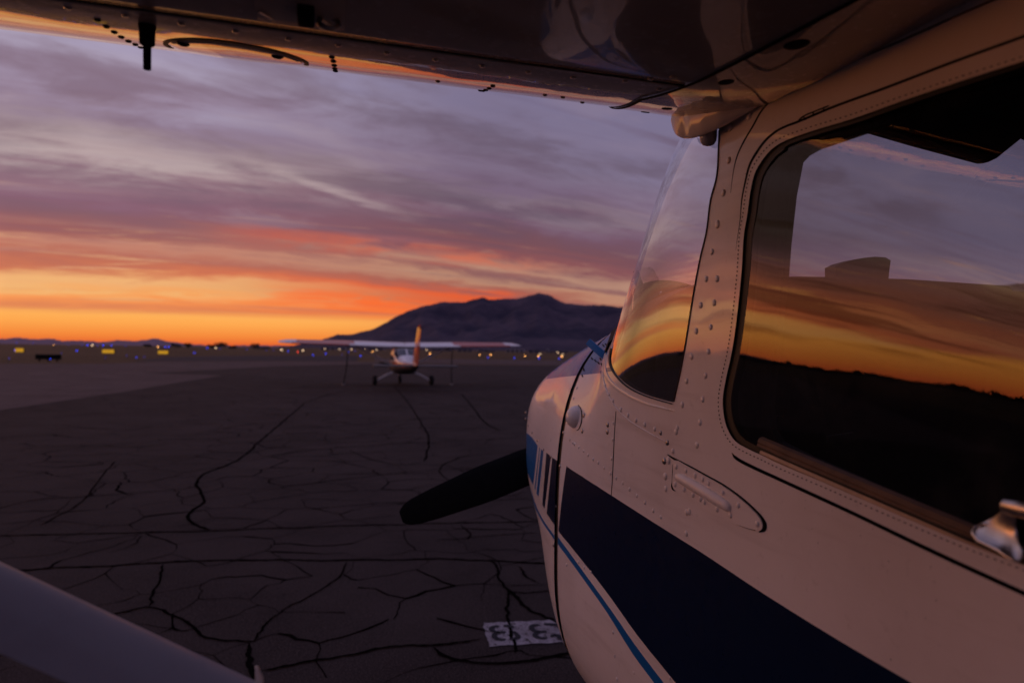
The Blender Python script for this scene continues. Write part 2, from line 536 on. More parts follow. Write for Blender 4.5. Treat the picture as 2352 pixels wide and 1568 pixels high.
WHITE = paint('white_paint', (0.79, 0.71, 0.645), coat=.5, dirt=0.24)
NAVY = paint('navy_paint', (0.0018, 0.009, 0.036), coat=.25, dirt=0.03)
BLUE = paint('sky_blue_paint', (0.008, 0.115, 0.330), coat=.3, dirt=0.08)
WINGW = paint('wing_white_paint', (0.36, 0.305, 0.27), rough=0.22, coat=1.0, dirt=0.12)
STRUTP = paint('strut_grey_paint', (0.34, 0.35, 0.42), rough=0.5, coat=0.12, dirt=0.12)
SATIN, _, _ = principled('satin_chrome', (0.46, 0.43, 0.41), 0.30, 1.0)
BLACKRUB, _, _ = principled('black_rubber', (0.006, 0.006, 0.006), 0.55, spec=0.3)
SEAMB, _, _ = principled('seam_black', (0.004, 0.004, 0.004), 0.8, spec=0.1)
PROPB = speckled('matte_black_blade', (0.0035, 0.0035, 0.0035), 0.7, 40, 0.3, spec=0.12)
CHROME, _, _ = principled('chrome', (0.62, 0.60, 0.58), 0.16, 1.0)
STEEL, _, _ = principled('dull_steel', (0.30, 0.28, 0.27), 0.35, 1.0)
TRIM = speckled('grey_cabin_trim', (0.050, 0.044, 0.042), 0.8, 60, 0.2)
LINING = speckled('dark_cabin_lining', (0.014, 0.012, 0.011), 0.9, 40, 0.2)
DASHM = speckled('black_glareshield', (0.020, 0.016, 0.015), 0.85, 80, 0.2)
SILLM = speckled('tan_sill_trim', (0.46, 0.28, 0.15), 0.45, 25, 0.2, spec=0.5)
VISORM = speckled('grey_visor_vinyl', (0.055, 0.050, 0.055), 0.7, 30, 0.15)
SEATM = speckled('dark_seat_fabric', (0.020, 0.018, 0.018), 0.95, 90, 0.3)
GLASS = thin_glass('window_glass', (0.57, 0.55, 0.545), 1.0)
WSGLASS = thin_glass('windshield_plastic', (0.93, 0.92, 0.93), 1.9)
PLASTIC, _, _ = principled('pale_plastic', (0.42, 0.40, 0.42), 0.35)
BROWNP, _, _ = principled('rusty_sealant', (0.05, 0.018, 0.010), 0.7)

# ================================================================== THE SETTING
def gpt(px, py):
    """pixel below the horizon -> point on the ground"""
    p = on_z(np.array([px], float), np.array([py], float), 0.0)[0]
    return p


def gdepth(px, depth):
    """ground point on the image column px at a given depth along the camera axis"""
    ax = np.array([sin(YAW), cos(YAW)]); rx = np.array([cos(YAW), -sin(YAW)])
    q = ax * depth + rx * ((px - 1176) / FPX * depth)
    return np.array([q[0], q[1], 0.0])


def ground_material():
    m, N, b = principled('dry_grass', (0.07, 0.05, 0.03), 0.95, spec=0.1)
    pos = N.new('ShaderNodeNewGeometry').outputs['Position']
    n = N.noise(pos, 0.02, 8, 0.62); n2 = N.noise(pos, 0.6, 6, 0.7)
    c = N.ramp(n, [(0.3, (0.080, 0.048, 0.022, 1)), (0.55, (0.13, 0.080, 0.038, 1)), (0.75, (0.18, 0.115, 0.055, 1))])
    c = N.mix(N.maprange(n2, 0.35, 0.7), N.mix(1.0, c, (0.6, 0.6, 0.6, 1), 'MULTIPLY'), c)
    N.l.new(c, b.inputs['Base Color'])
    bp = N.new('ShaderNodeBump'); bp.inputs['Distance'].default_value = 0.08
    N.l.new(n2, bp.inputs['Height']); N.l.new(bp.outputs[0], b.inputs['Normal'])
    return m


def asphalt_material(name, base, crack=1.0):
    """old apron asphalt: coarse aggregate, map cracking and stains"""
    m, N, b = principled(name, base, 0.95, spec=0.10)
    pos = N.new('ShaderNodeNewGeometry').outputs['Position']
    agg = N.noise(pos, 110, 3, 0.75)
    agg2 = N.noise(pos, 38, 4, 0.7)
    st = N.noise(pos, 0.7, 8, 0.68)
    st2 = N.noise(pos, 0.09, 5, 0.6)
    dk = tuple(v * 0.52 for v in base) + (1,); lt = tuple(v * 1.35 for v in base) + (1,)
    c = N.ramp(st, [(0.32, dk), (0.5, tuple(base) + (1,)), (0.7, lt)])
    c = N.mix(N.maprange(st2, 0.35, 0.65), N.mix(1.0, c, (0.80, 0.78, 0.80, 1), 'MULTIPLY'), c)
    c = N.mix(N.maprange(agg, 0.50, 0.66, 0, 0.85), c, tuple(v * 2.8 for v in base) + (1,))
    c = N.mix(N.maprange(agg2, 0.5, 0.3, 0, 0.5), c, tuple(v * 0.45 for v in base) + (1,))
    h = N.math('MULTIPLY', agg, 0.35)
    if crack:
        wob = N.noise(pos, 1.1, 6, 0.6, out='Color')
        p2 = N.vmath('ADD', pos, N.vmath('SCALE', N.vmath('SUBTRACT', wob, (0.5, 0.5, 0.5)), scale=0.9))
        tot = None
        fine = N.noise(pos, 9.0, 4, 0.65, out='Color')
        p2 = N.vmath('ADD', p2, N.vmath('SCALE', N.vmath('SUBTRACT', fine, (0.5, 0.5, 0.5)), scale=0.16))
        for sc, w, sx, lo, hi in ((0.55, 0.020, 0.45, 0.34, 0.46), (6.0, 0.040, 0.8, 0.56, 0.66)):
            mp = N.new('ShaderNodeMapping')
            N.l.new(p2, mp.inputs[0])
            mp.inputs['Scale'].default_value = (sc * sx, sc, sc)
            mp.inputs['Rotation'].default_value = (0, 0, radians(12 + sc * 3))
            mp.inputs['Location'].default_value = (sc * 3.1, sc * 1.7, 0)
            vo = N.new('ShaderNodeTexVoronoi', feature='DISTANCE_TO_EDGE'); vo.inputs['Scale'].default_value = 1.0
            N.l.new(mp.outputs[0], vo.inputs['Vector'])
            wv = N.maprange(N.noise(pos, 2.6 * sc, 3, 0.6), 0.3, 0.7, 0.25 * w, 1.5 * w, False)
            e = N.maprange(N.math('DIVIDE', vo.outputs['Distance'], wv), 1.0, 0.35)
            e = N.math('MULTIPLY', e, N.maprange(N.noise(pos, 0.55 + 0.3 * sc, 3, 0.6), lo, hi))
            tot = e if tot is None else N.math('MAXIMUM', tot, e)
        tot = N.math('MULTIPLY', tot, crack)
        c = N.mix(N.math('MULTIPLY', tot, 0.96), c, (0.004, 0.003, 0.003, 1))
        h = N.math('SUBTRACT', h, N.math('MULTIPLY', tot, 1.6))
    N.l.new(c, b.inputs['Base Color'])
    bp = N.new('ShaderNodeBump'); bp.inputs['Distance'].default_value = 0.006; bp.inputs['Strength'].default_value = 0.9
    N.l.new(h, bp.inputs['Height']); N.l.new(bp.outputs[0], b.inputs['Normal'])
    return m


ASPH = asphalt_material('apron_asphalt', (0.034, 0.0255, 0.0232), 0)
TAXI = asphalt_material('taxiway_asphalt', (0.085, 0.060, 0.053), 0)
ROADM = asphalt_material('road_asphalt', (0.040, 0.034, 0.036), 0.0)
TAR, _, _ = principled('crack_sealant', (0.0045, 0.0035, 0.0032), 0.95, spec=0.0)


def ground_disc():
    rings = [0, 4, 12, 30, 70, 150, 320, 700, 1500, 3500, 9000, 25000, 60000]
    n = 64; V = [(0, 0, 0)]; F = []
    for r in rings[1:]:
        for k in range(n):
            V.append((r * cos(2 * pi * k / n), r * sin(2 * pi * k / n), -0.012))
    for k in range(n): F.append((0, 1 + k, 1 + (k + 1) % n))
    for i in range(len(rings) - 2):
        a = 1 + i * n; b = a + n
        for k in range(n): F.append((a + k, b + k, b + (k + 1) % n, a + (k + 1) % n))
    V[0] = (0, 0, -0.012)
    mesh_obj('ground', V, F, ground_material(), kind='structure', smooth=False)


def sheet(name, pts, z, mat, thick=0.0):
    pts = [(p[0], p[1]) for p in pts]
    co, ed, fc, *_ = delaunay_2d_cdt([Vector(p) for p in pts], [], [list(range(len(pts)))], 1, 1e-5)
    mesh_obj(name, [(c.x, c.y, z) for c in co], [f[:] for f in fc], mat, kind='structure', smooth=False)


ground_disc()
far = [gdepth(-900, 58), gpt(0, 835), gpt(239, 835), gpt(376, 829.5), gpt(804, 830), gpt(1100, 838), gpt(1290, 840), gdepth(1700, 72), gdepth(2700, 70)]
sheet('apron', [gdepth(-6000, 8)] + far + [gdepth(6000, 26), (60, -40, 0), (-40, -40, 0), (-60, -10, 0)], 0.0, ASPH)
sheet('taxiway', [gdepth(-900, 57.6)] + [gpt(0, 835.4), gpt(239, 835.4), gpt(376, 830), gpt(804, 830.4), gpt(900, 834), gpt(640, 841), gpt(330, 857), gpt(513, 862), gpt(400, 880), gpt(290, 899), gpt(150, 920), gpt(0, 942), gpt(-500, 1012), gdepth(-2200, 9)], 0.005, TAXI)
sheet('perimeter_road', [gpt(300, 829.6), gpt(376, 820), gpt(500, 817), gpt(820, 816.5), gpt(820, 829.2), gpt(376, 829.0)], 0.0, ROADM)
sheet('far_taxiway', [gpt(860, 830), gpt(860, 822.5), gpt(1290, 827.5), gdepth(2600, 112), gdepth(2600, 74), gpt(1290, 838.5), gpt(1100, 836.6)], 0.0, TAXI)


def ribbon_ground(mb, pts, w, z=0.006, jit=0.25):
    P = [gpt(*p) for p in pts]
    P = spline(np.array(P)[:, :2], 7)
    P = densify(P, 0.022 if np.hypot(*P[0]) < 9 else 0.07)
    L = [];
    for i, p in enumerate(P):
        t = P[min(i + 1, len(P) - 1)] - P[max(i - 1, 0)]; t = t / (np.linalg.norm(t) + 1e-9)
        nrm = np.array([-t[1], t[0]])
        wob = pnoise(Vector((p[0] * 3, p[1] * 3, 1))) * 0.030 + pnoise(Vector((p[0] * 17, p[1] * 17, 4))) * 0.012
        ww = w * (0.75 + jit * (1 + pnoise(Vector((p[0] * 6, p[1] * 6, 5))))) * 0.5
        ww *= 0.62 + 0.9 * abs(pnoise(Vector((p[0] * 21, p[1] * 21, 9))))
        ww *= min(1.0, 0.25 + min(i, len(P) - 1 - i) * 0.2)
        q = p + nrm * wob
        L.append([(q[0] - nrm[0] * ww, q[1] - nrm[1] * ww, z), (q[0] + nrm[0] * ww, q[1] + nrm[1] * ww, z)])
    mb.grid(np.array(L))


mb = MB()
for pts, w in [
    ([(-260, 1238), (0, 1231), (273, 1225), (478, 1219), (684, 1212), (804, 1208), (975, 1203), (1230, 1198), (1500, 1192)], 0.045),
    ([(-200, 1320), (0, 1311), (239, 1300), (444, 1289), (804, 1287), (941, 1285), (1112, 1287), (1248, 1295), (1500, 1300)], 0.05),
    ([(92, 1207), (126, 1188), (165, 1170), (230, 1100), (262, 1060)], 0.03),
    ([(342, 1393), (352, 1360), (369, 1325), (374, 1296)], 0.03),
    ([(230, 1420), (267, 1410), (342, 1394), (420, 1424), (478, 1464), (585, 1475)], 0.035),
    ([(585, 1475), (592, 1456), (640, 1410), (718, 1369), (786, 1318), (800, 1290)], 0.025),
    ([(574, 1478), (572, 1505), (590, 1560), (600, 1620)], 0.05),
    ([(600, 1541), (684, 1526), (804, 1504), (855, 1492), (988, 1481), (1105, 1470)], 0.04),
    ([(1000, 1487), (1030, 1508), (1060, 1517), (1118, 1526), (1214, 1518), (1282, 1503), (1500, 1480)], 0.045),
    ([(1128, 1288), (1139, 1297), (1148, 1324), (1166, 1352), (1168, 1393), (1171, 1428), (1174, 1470), (1180, 1500)], 0.035),
    ([(1166, 1352), (1204, 1386), (1238, 1410), (1300, 1440)], 0.05),
    ([(1166, 1358), (1210, 1362), (1262, 1360), (1330, 1362)], 0.03),
    ([(1190, 1300), (1215, 1325), (1240, 1340)], 0.03),
    ([(478, 1219), (430, 1190), (470, 1150), (452, 1100), (540, 1060), (600, 1010), (660, 960), (700, 925)], 0.06),
    ([(700, 925), (760, 905), (800, 897)], 0.05),
    ([(905, 888), (930, 915), (960, 960), (985, 1010), (975, 1060)], 0.05),
    ([(1060, 905), (1090, 940), (1120, 975), (1150, 990)], 0.06),
    ([(640, 1120), (800, 1100), (960, 1082), (1100, 1072), (1205, 1066)], 0.035),
    ([(600, 1050), (760, 1030), (900, 1020), (1060, 1012), (1200, 1006)], 0.04),
    ([(660, 990), (820, 975), (980, 962), (1120, 955), (1200, 950)], 0.04),
    ([(1000, 1150), (1040, 1120), (1010, 1080), (1060, 1050), (1130, 1040)], 0.03),
    ([(804, 1035), (870, 1060), (930, 1068), (985, 1060)], 0.03),
    ([(700, 1170), (850, 1158), (960, 1152), (1090, 1150), (1220, 1146)], 0.03),
    ([(1000, 1240), (1050, 1238), (1150, 1228), (1240, 1224)], 0.025),
    ([(1075, 1240), (1082, 1225), (1060, 1205)], 0.025),
    ([(60, 1150), (200, 1140), (360, 1128), (480, 1118)], 0.03),
    ([(250, 1270), (300, 1255), (330, 1230)], 0.02)]:
    ribbon_ground(mb, pts, w * .62)
mb.build('crack_sealant', TAR, None, smooth=False, kind='stuff')


def crack_network():
    """map cracking of the apron as a real network of ragged openings"""
    rng = np.random.default_rng(3)
    pts = []
    y = 1.2
    while y < 40:
        st = 0.42 + 0.026 * y
        x = -4.5 - .95 * y
        while x < 3.5 + .42 * y:
            pts.append((x + rng.uniform(-.48, .48) * st, y + rng.uniform(-.48, .48) * st * .8)); x += st
        y += st * .8
    co, ed, fc, *_ = delaunay_2d_cdt([Vector(p) for p in pts], [], [], 0, 1e-5)
    C = []; own = {}
    for k, f in enumerate(fc):
        a, b, c = [np.array(co[i][:]) for i in f[:3]]
        d = 2 * (a[0] * (b[1] - c[1]) + b[0] * (c[1] - a[1]) + c[0] * (a[1] - b[1]))
        if abs(d) < 1e-6: C.append((a + b + c) / 3)
        else:
            ux = ((a @ a) * (b[1] - c[1]) + (b @ b) * (c[1] - a[1]) + (c @ c) * (a[1] - b[1])) / d
            uy = ((a @ a) * (c[0] - b[0]) + (b @ b) * (a[0] - c[0]) + (c @ c) * (b[0] - a[0])) / d
            q = np.array([ux, uy]); C.append(q if np.linalg.norm(q - a) < 2.5 else (a + b + c) / 3)
        for i, j in ((0, 1), (1, 2), (2, 0)): own.setdefault(tuple(sorted((f[i], f[j]))), []).append(k)
    m = MB()
    def shift(p):
        return p + np.array([pnoise(Vector((p[0] * 1.3, p[1] * 1.3, 3))), pnoise(Vector((p[0] * 1.3, p[1] * 1.3, 11)))]) * .22 + np.array([pnoise(Vector((p[0] * 7, p[1] * 7, 5))), pnoise(Vector((p[0] * 7, p[1] * 7, 13)))]) * .05
    for e_, t in own.items():
        if len(t) < 2: continue
        a, b = C[t[0]], C[t[1]]
        L = np.linalg.norm(b - a)
        if L < .03 or L > 3: continue
        mid = (a + b) / 2
        dense = .5 + .5 * pnoise(Vector((mid[0] * .22, mid[1] * .16, 2)))
        side = np.clip((mid[0] + .42 * mid[1] + 1.2) / 2.5, 0, 1)           # fewer towards the left
        trans = abs((b - a)[0]) / L                                          # cracks across the apron open widest
        keep = (.30 + .55 * side) * (.45 + .75 * dense) + .22 * (trans - .5)
        if rng.random() > keep * 1.25: continue
        n = max(3, int(L / (.05 + .006 * mid[1])))
        w0 = rng.choice([.006, .009, .014, .022], p=[.42, .32, .20, .06]) * (1 + .05 * mid[1]) * (.7 + .6 * trans)
        R = []
        dv = (b - a) / L; nn = np.array([-dv[1], dv[0]])
        for t_ in np.linspace(0, 1, n + 1):
            p = shift(a + (b - a) * t_)
            w = w0 * (.45 + 1.1 * abs(pnoise(Vector((p[0] * 12, p[1] * 12, 8)))) + .35 * (pnoise(Vector((p[0] * 2, p[1] * 2, 6)))))
            w = max(w, .002) / 2
            R.append([(p[0] - nn[0] * w, p[1] - nn[1] * w, .004), (p[0] + nn[0] * w, p[1] + nn[1] * w, .004)])
        m.grid(np.array(R))
    m.build('apron_cracks', TAR, None, smooth=False, kind='stuff')


crack_network()


def bay_marking():
    """stencilled number plate painted on the apron"""
    def q(px, py): return gpt(1062.3 + px * .1343, 1378 + py * .1343)
    m, N, b = principled('worn_white_marking', (0.36, 0.33, 0.35), 0.85, spec=0.2)
    pos = N.new('ShaderNodeNewGeometry').outputs['Position']
    n = N.noise(pos, 26, 6, 0.7); n2 = N.noise(pos, 4.5, 4, 0.6)
    k = N.math('MAXIMUM', N.maprange(n, 0.54, 0.66), N.math('MAXIMUM', N.maprange(n2, 0.58, 0.70), N.maprange(N.noise(pos, 90, 3, 0.7), 0.52, 0.66)))
    N.l.new(N.mix(k, N.mix(N.maprange(n2, 0.3, 0.7), (0.20, 0.175, 0.185, 1), (0.34, 0.31, 0.33, 1)), (0.034, 0.025, 0.022, 1)), b.inputs['Base Color'])
    outline = [(380, 395), (700, 385), (1000, 372), (1300, 358), (1640, 345), (1900, 336), (1925, 420), (1960, 560), (2005, 705), (1740, 722), (1500, 740), (1180, 760), (820, 778), (470, 800), (435, 690), (395, 560), (345, 470)]
    P = [q(*p) for p in outline]
    P = [p + np.array([pnoise(Vector((p[0] * 22, p[1] * 22, 2))), pnoise(Vector((p[0] * 22, p[1] * 22, 8))), 0]) * .018 for p in densify(P, .03, True)]
    co, ed, fc, *_ = delaunay_2d_cdt([Vector(p[:2]) for p in P], [], [list(range(len(P)))], 1, 1e-6)
    o = mesh_obj('number_marking', [(c.x, c.y, 0.005) for c in co], [f[:] for f in fc], m, smooth=False)
    tag(o, 'worn white stencilled 33 painted on the cracked asphalt beside the blue striped aircraft', 'ground marking')
    bl, _, _ = principled('stencil_black', (0.012, 0.013, 0.018), 0.8, spec=0.2)
    for dig in ([[(625, 462), (545, 470), (500, 495), (500, 530), (560, 560), (740, 566)], [(640, 575), (570, 590), (545, 620), (570, 665), (640, 690), (740, 692)], [(700, 458), (780, 458), (880, 486)], [(800, 682), (890, 678), (950, 650), (930, 610), (870, 556)]],
                [[(1320, 438), (1220, 445), (1180, 475), (1200, 520), (1270, 552), (1440, 556)], [(1320, 570), (1260, 585), (1240, 612), (1270, 645), (1340, 664), (1445, 664)], [(1390, 428), (1500, 430), (1600, 438), (1680, 490)], [(1520, 642), (1590, 612), (1650, 640), (1665, 690)]]):
        d = MB()
        for st in dig:
            P = spline([q(*p)[:2] for p in st], 5)
            L = []
            for i, p in enumerate(P):
                t = P[min(i + 1, len(P) - 1)] - P[max(i - 1, 0)]; t /= np.linalg.norm(t) + 1e-9
                nn = np.array([-t[1], t[0]]) * 0.0135 * (0.8 + 0.35 * sin(pi * i / (len(P) - 1)))
                L.append([(p[0] - nn[0], p[1] - nn[1], 0.009), (p[0] + nn[0], p[1] + nn[1], 0.009)])
            d.grid(np.array(L))
        d.build('numeral', bl, o, smooth=False)


bay_marking()


# ------------------------------------------------------------------ hills
def ridge(name, prof, D, back, front, mat, base_z=-4.0, rough=1.0, seed=0.0, step=6):
    prof = np.array(prof, float)
    xs = np.arange(prof[0, 0], prof[-1, 0] + 1, step)
    ys = np.interp(xs, prof[:, 0], prof[:, 1])
    P = []
    for i, (px, py) in enumerate(zip(xs, ys)):
        py = py - 1.6 * pnoise(Vector((px * 0.05, seed, 2))) - 1.5 * pnoise(Vector((px * 0.15, seed, 7))) - 1.0 * pnoise(Vector((px * 0.4, seed, 9)))
        d = ray(np.array([px]), np.array([py]))[0]
        h = np.hypot(d[0], d[1])
        Hc = max(EYE + d[2] / h * D, base_z + 1)
        dirn = d[:2] / h
        row = []
        for r in np.linspace(front, 1.0, 16):
            t = (r - front) / (1 - front)
            e = t ** 1.25
            q = dirn * D * r
            ero = abs(pnoise(Vector((q[0] / D * 26, q[1] / D * 9 + seed, 0.0)))) + 0.5 * abs(pnoise(Vector((q[0] / D * 60, q[1] / D * 24, 3.0))))
            z = base_z + (Hc - base_z) * e * (1 - rough * 0.55 * ero * sin(pi * t) ** 0.8 )
            row.append((q[0], q[1], z))
        for r in (1.04, 1.15, back):
            t = (r - 1) / (back - 1)
            q = dirn * D * r
            row.append((q[0], q[1], base_z + (Hc - base_z) * (1 - t) ** 1.2 * 0.97))
        P.append(row)
    mb = MB(); mb.grid(np.array(P))
    return mb.build(name, mat, None, smooth=True, sharp=False, kind='structure')


def hill_material(name, a, b_, scale):
    m, N, b = principled(name, a, 0.95, spec=0.05)
    pos = N.new('ShaderNodeNewGeometry').outputs['Position']
    n = N.noise(pos, scale, 8, 0.65)
    N.l.new(N.ramp(n, [(0.35, tuple(a) + (1,)), (0.65, tuple(b_) + (1,))]), b.inputs['Base Color'])
    return m


MTN = hill_material('mountain_scrub', (0.030, 0.028, 0.048), (0.092, 0.068, 0.090), 0.0018)  # scrub mottle, contrast raised to stand in for light on the folds
FARH = hill_material('far_hills', (0.20, 0.135, 0.17), (0.24, 0.165, 0.20), 0.0006)  # fading by distance haze is put into this colour
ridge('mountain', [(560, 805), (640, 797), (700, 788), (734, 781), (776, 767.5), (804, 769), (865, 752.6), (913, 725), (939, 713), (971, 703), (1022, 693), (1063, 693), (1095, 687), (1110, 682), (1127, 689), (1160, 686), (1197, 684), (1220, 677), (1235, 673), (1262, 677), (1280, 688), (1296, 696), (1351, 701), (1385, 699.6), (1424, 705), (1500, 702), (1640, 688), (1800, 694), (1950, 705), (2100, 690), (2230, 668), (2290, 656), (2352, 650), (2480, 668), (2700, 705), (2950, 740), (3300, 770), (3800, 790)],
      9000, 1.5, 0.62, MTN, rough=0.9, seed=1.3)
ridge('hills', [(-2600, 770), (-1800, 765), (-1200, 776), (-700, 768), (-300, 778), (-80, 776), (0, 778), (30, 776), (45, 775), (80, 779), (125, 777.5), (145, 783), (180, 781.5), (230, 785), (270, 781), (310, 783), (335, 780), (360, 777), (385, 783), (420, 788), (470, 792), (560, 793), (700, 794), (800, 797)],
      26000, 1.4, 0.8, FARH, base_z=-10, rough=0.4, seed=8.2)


# ------------------------------------------------------------------ airfield things in the distance
def far_point(px, py, lift=0.0):
    """ground position (and base height) for something seen at px, py a little below or at the horizon"""
    dl = py - yh(px)
    if dl > 4.5:
        D = FPX * (EYE - lift) / dl
        p = gdepth(px, D); return p, D
    D = 620.0 - dl * 55
    p = gdepth(px, D)
    return p, D


ORD = ['first', 'second', 'third', 'fourth', 'fifth', 'sixth', 'seventh', 'eighth', 'ninth', 'tenth', 'eleventh', 'twelfth', 'thirteenth', 'fourteenth', 'fifteenth', 'sixteenth', 'seventeenth', 'eighteenth', 'nineteenth', 'twentieth',
       'twenty-first', 'twenty-second', 'twenty-third', 'twenty-fourth', 'twenty-fifth', 'twenty-sixth', 'twenty-seventh', 'twenty-eighth', 'twenty-ninth', 'thirtieth', 'thirty-first', 'thirty-second', 'thirty-third', 'thirty-fourth', 'thirty-fifth', 'thirty-sixth', 'thirty-seventh', 'thirty-eighth', 'thirty-ninth', 'fortieth', 'forty-first', 'forty-second', 'forty-third']
BLUEL = glow('blue_lamp_glass', (0.010, 0.05, 0.9), 3.2)
BLUED = glow('blue_lamp_glass_dim', (0.010, 0.05, 0.8), 1.2)
AMBER = glow('amber_lamp_glass', (1.0, 0.42, 0.10), 7)
PALEL = glow('pale_lamp_glass', (1.0, 0.66, 0.38), 3.2)
REDL = glow('red_lamp_glass', (1.0, 0.05, 0.02), 4)
POST, _, _ = principled('lamp_post_grey', (0.06, 0.06, 0.06), 0.6)

blue_px = [(38, 787, .5), (77, 788, .4), (22, 823, .6), (35, 804.6, 1), (116, 824, .9), (142, 811, .35), (157, 793, .25), (177, 805.6, 1.2), (189, 792.5, .5), (201, 793, 1.2), (224.5, 794, .5), (237, 793, 1.2), (256.5, 793, 1), (289, 794, .4), (243, 821, .35), (292, 816.4, .5), (314, 821, .8), (332, 819, .6), (380, 796.5, 1.2), (388, 796.5, 1.2), (447, 810, 1), (476.5, 799, .9), (505, 800.5, .4), (567, 803, .5), (612, 804, .4), (628.5, 804, .4), (662, 806, .7), (719.5, 815.6, 1), (748.7, 812, 1), (787, 814, .4), (800, 808.6, .8), (815.6, 806, .4), (828.5, 816.7, 1.1), (851, 810.8, 1.1), (986.7, 817, .4), (1121.5, 821, 1), (1181.7, 822, 1.1), (1238.7, 822.4, 1.3), (1285, 823, 1)]
amber_px = [(124, 791.7, .3, 1), (212, 792.5, 1.4, 0), (363, 796.5, .9, 1), (495.5, 799, 1, 0), (647, 803.5, 1.6, 0), (696, 805, 1.4, 0), (845.7, 808.6, 1.4, 0), (856, 808, .8, 1), (988, 812, 1, 1), (1001.5, 812, 1.2, 1), (1102.5, 814.5, .7, 1), (1127, 815, 1, 1), (1206, 817, .8, 1), (1237, 818, 1, 1), (1240.7, 812.8, 1.2, 0), (1281, 809.7, 1, 0), (1292.7, 814, 1, 0), (1291, 818.6, 1.2, 1), (746.6, 801, .7, 2), (779.6, 802, .7, 2), (807.5, 802.5, .7, 2), (837, 803, .7, 2), (865, 803.3, .8, 2), (980, 803.5, .7, 2)]


def lamp_thing(name, px, py, size, mat, label, cat, group, tall):
    p, D = far_point(px, py, 0.35)
    top = EYE + (yh(px) - py) / FPX * D
    top = max(top, 0.35)
    r = 1.02 / FPX * D * sqrt(size)
    r = max(0.03, r)
    e = empty(name, p, label, cat, group)
    mb = MB(); mb.tube([(p[0], p[1], 0), (p[0], p[1], top)], max(0.02, r * 0.25), 6)
    mb.lathe([(r * 0.9, 0), (r * 0.9, 0.04)], c=(p[0], p[1], 0), n=8)
    mb.build('post', POST, e, smooth=False)
    g = MB(); g.lathe([(r * 0.55, -r), (r * 0.95, -r * 0.4), (r, 0), (r * 0.8, r * 0.6), (r * 0.25, r)], c=(p[0], p[1], top), n=10)
    g.build('lamp_globe', mat, e)


for i, (px, py, s) in enumerate(sorted(blue_px)):
    lamp_thing('taxiway_light', px, py, s, BLUEL if s > .65 else BLUED, f'small blue taxiway edge light, {ORD[i]} blue one from the left along the airfield', 'taxiway light', 'blue taxiway edge lights', False)
for i, (px, py, s, k) in enumerate(sorted(amber_px)):
    lamp_thing('field_lamp', px, py, s, (PALEL, AMBER, PALEL)[k], f'tiny {("warm white", "amber", "pale white")[k]} field lamp glowing on its post, {ORD[i]} warm lamp from the left', 'lamp', 'warm lamps across the airfield', True)
lamp_thing('warning_light', 684, 808, 1.0, REDL, 'dim red warning light at the far side of the field left of the parked plane', 'light', None, False)

# lit taxiway signs
SIGNY = glow('lit_yellow_sign_face', (1.0, 0.50, 0.02), 0.42, (0.5, 0.3, 0.02))
SIGNK, _, _ = principled('sign_black', (0.004, 0.004, 0.004), 0.7, spec=0.1)


def taxi_sign(px, py, w, h, lab):
    D = 120.0
    p = gdepth(px, D)
    cz = EYE + (yh(px) - py) / FPX * D
    W = w / FPX * D; Hh = h / FPX * D
    cz = max(cz, Hh * 0.5 + 0.15)
    e = empty('taxiway_sign', p, lab, 'sign', 'lit yellow taxiway signs', -YAW)
    b = MB(); b.box((0, 0.14, cz), (W * 1.05, 0.22, Hh * 1.15)); b.build('sign_case', SIGNK, e, smooth=False, local=True)
    f = MB(); f.box((0, 0.0, cz), (W, 0.04, Hh)); f.build('sign_face', SIGNY, e, smooth=False, local=True)
    for s in (-0.35, 0.35):
        l = MB(); l.box((W * s, 0.14, (cz - Hh * 0.575) / 2), (0.10, 0.10, cz - Hh * 0.575)); l.build('leg', SIGNK, e, smooth=False, local=True)


taxi_sign(45, 806, 19, 8.4, 'lit yellow taxiway sign furthest left, with a blue light at its edge')
taxi_sign(249, 807, 27, 8.2, 'widest lit yellow taxiway sign, in the grass right of the black sign back')
taxi_sign(375, 810, 23, 7.2, 'lit yellow taxiway sign nearest the dark trees on the horizon')

D = 62.0
p = gdepth(112, D)
e = empty('sign_back', p, 'black unlit back of a wide airfield sign at the apron edge', 'sign', None, -YAW)
b = MB(); b.box((0, 0, 0.42), (56 / FPX * D, 0.3, 0.46), bev=0.03); b.build('sign_case', SIGNK, e, local=True)
for s in (-0.8, 0, 0.8):
    l = MB(); l.box((s, 0, 0.09), (0.10, 0.12, 0.18)); l.build('leg', SIGNK, e, smooth=False, local=True)

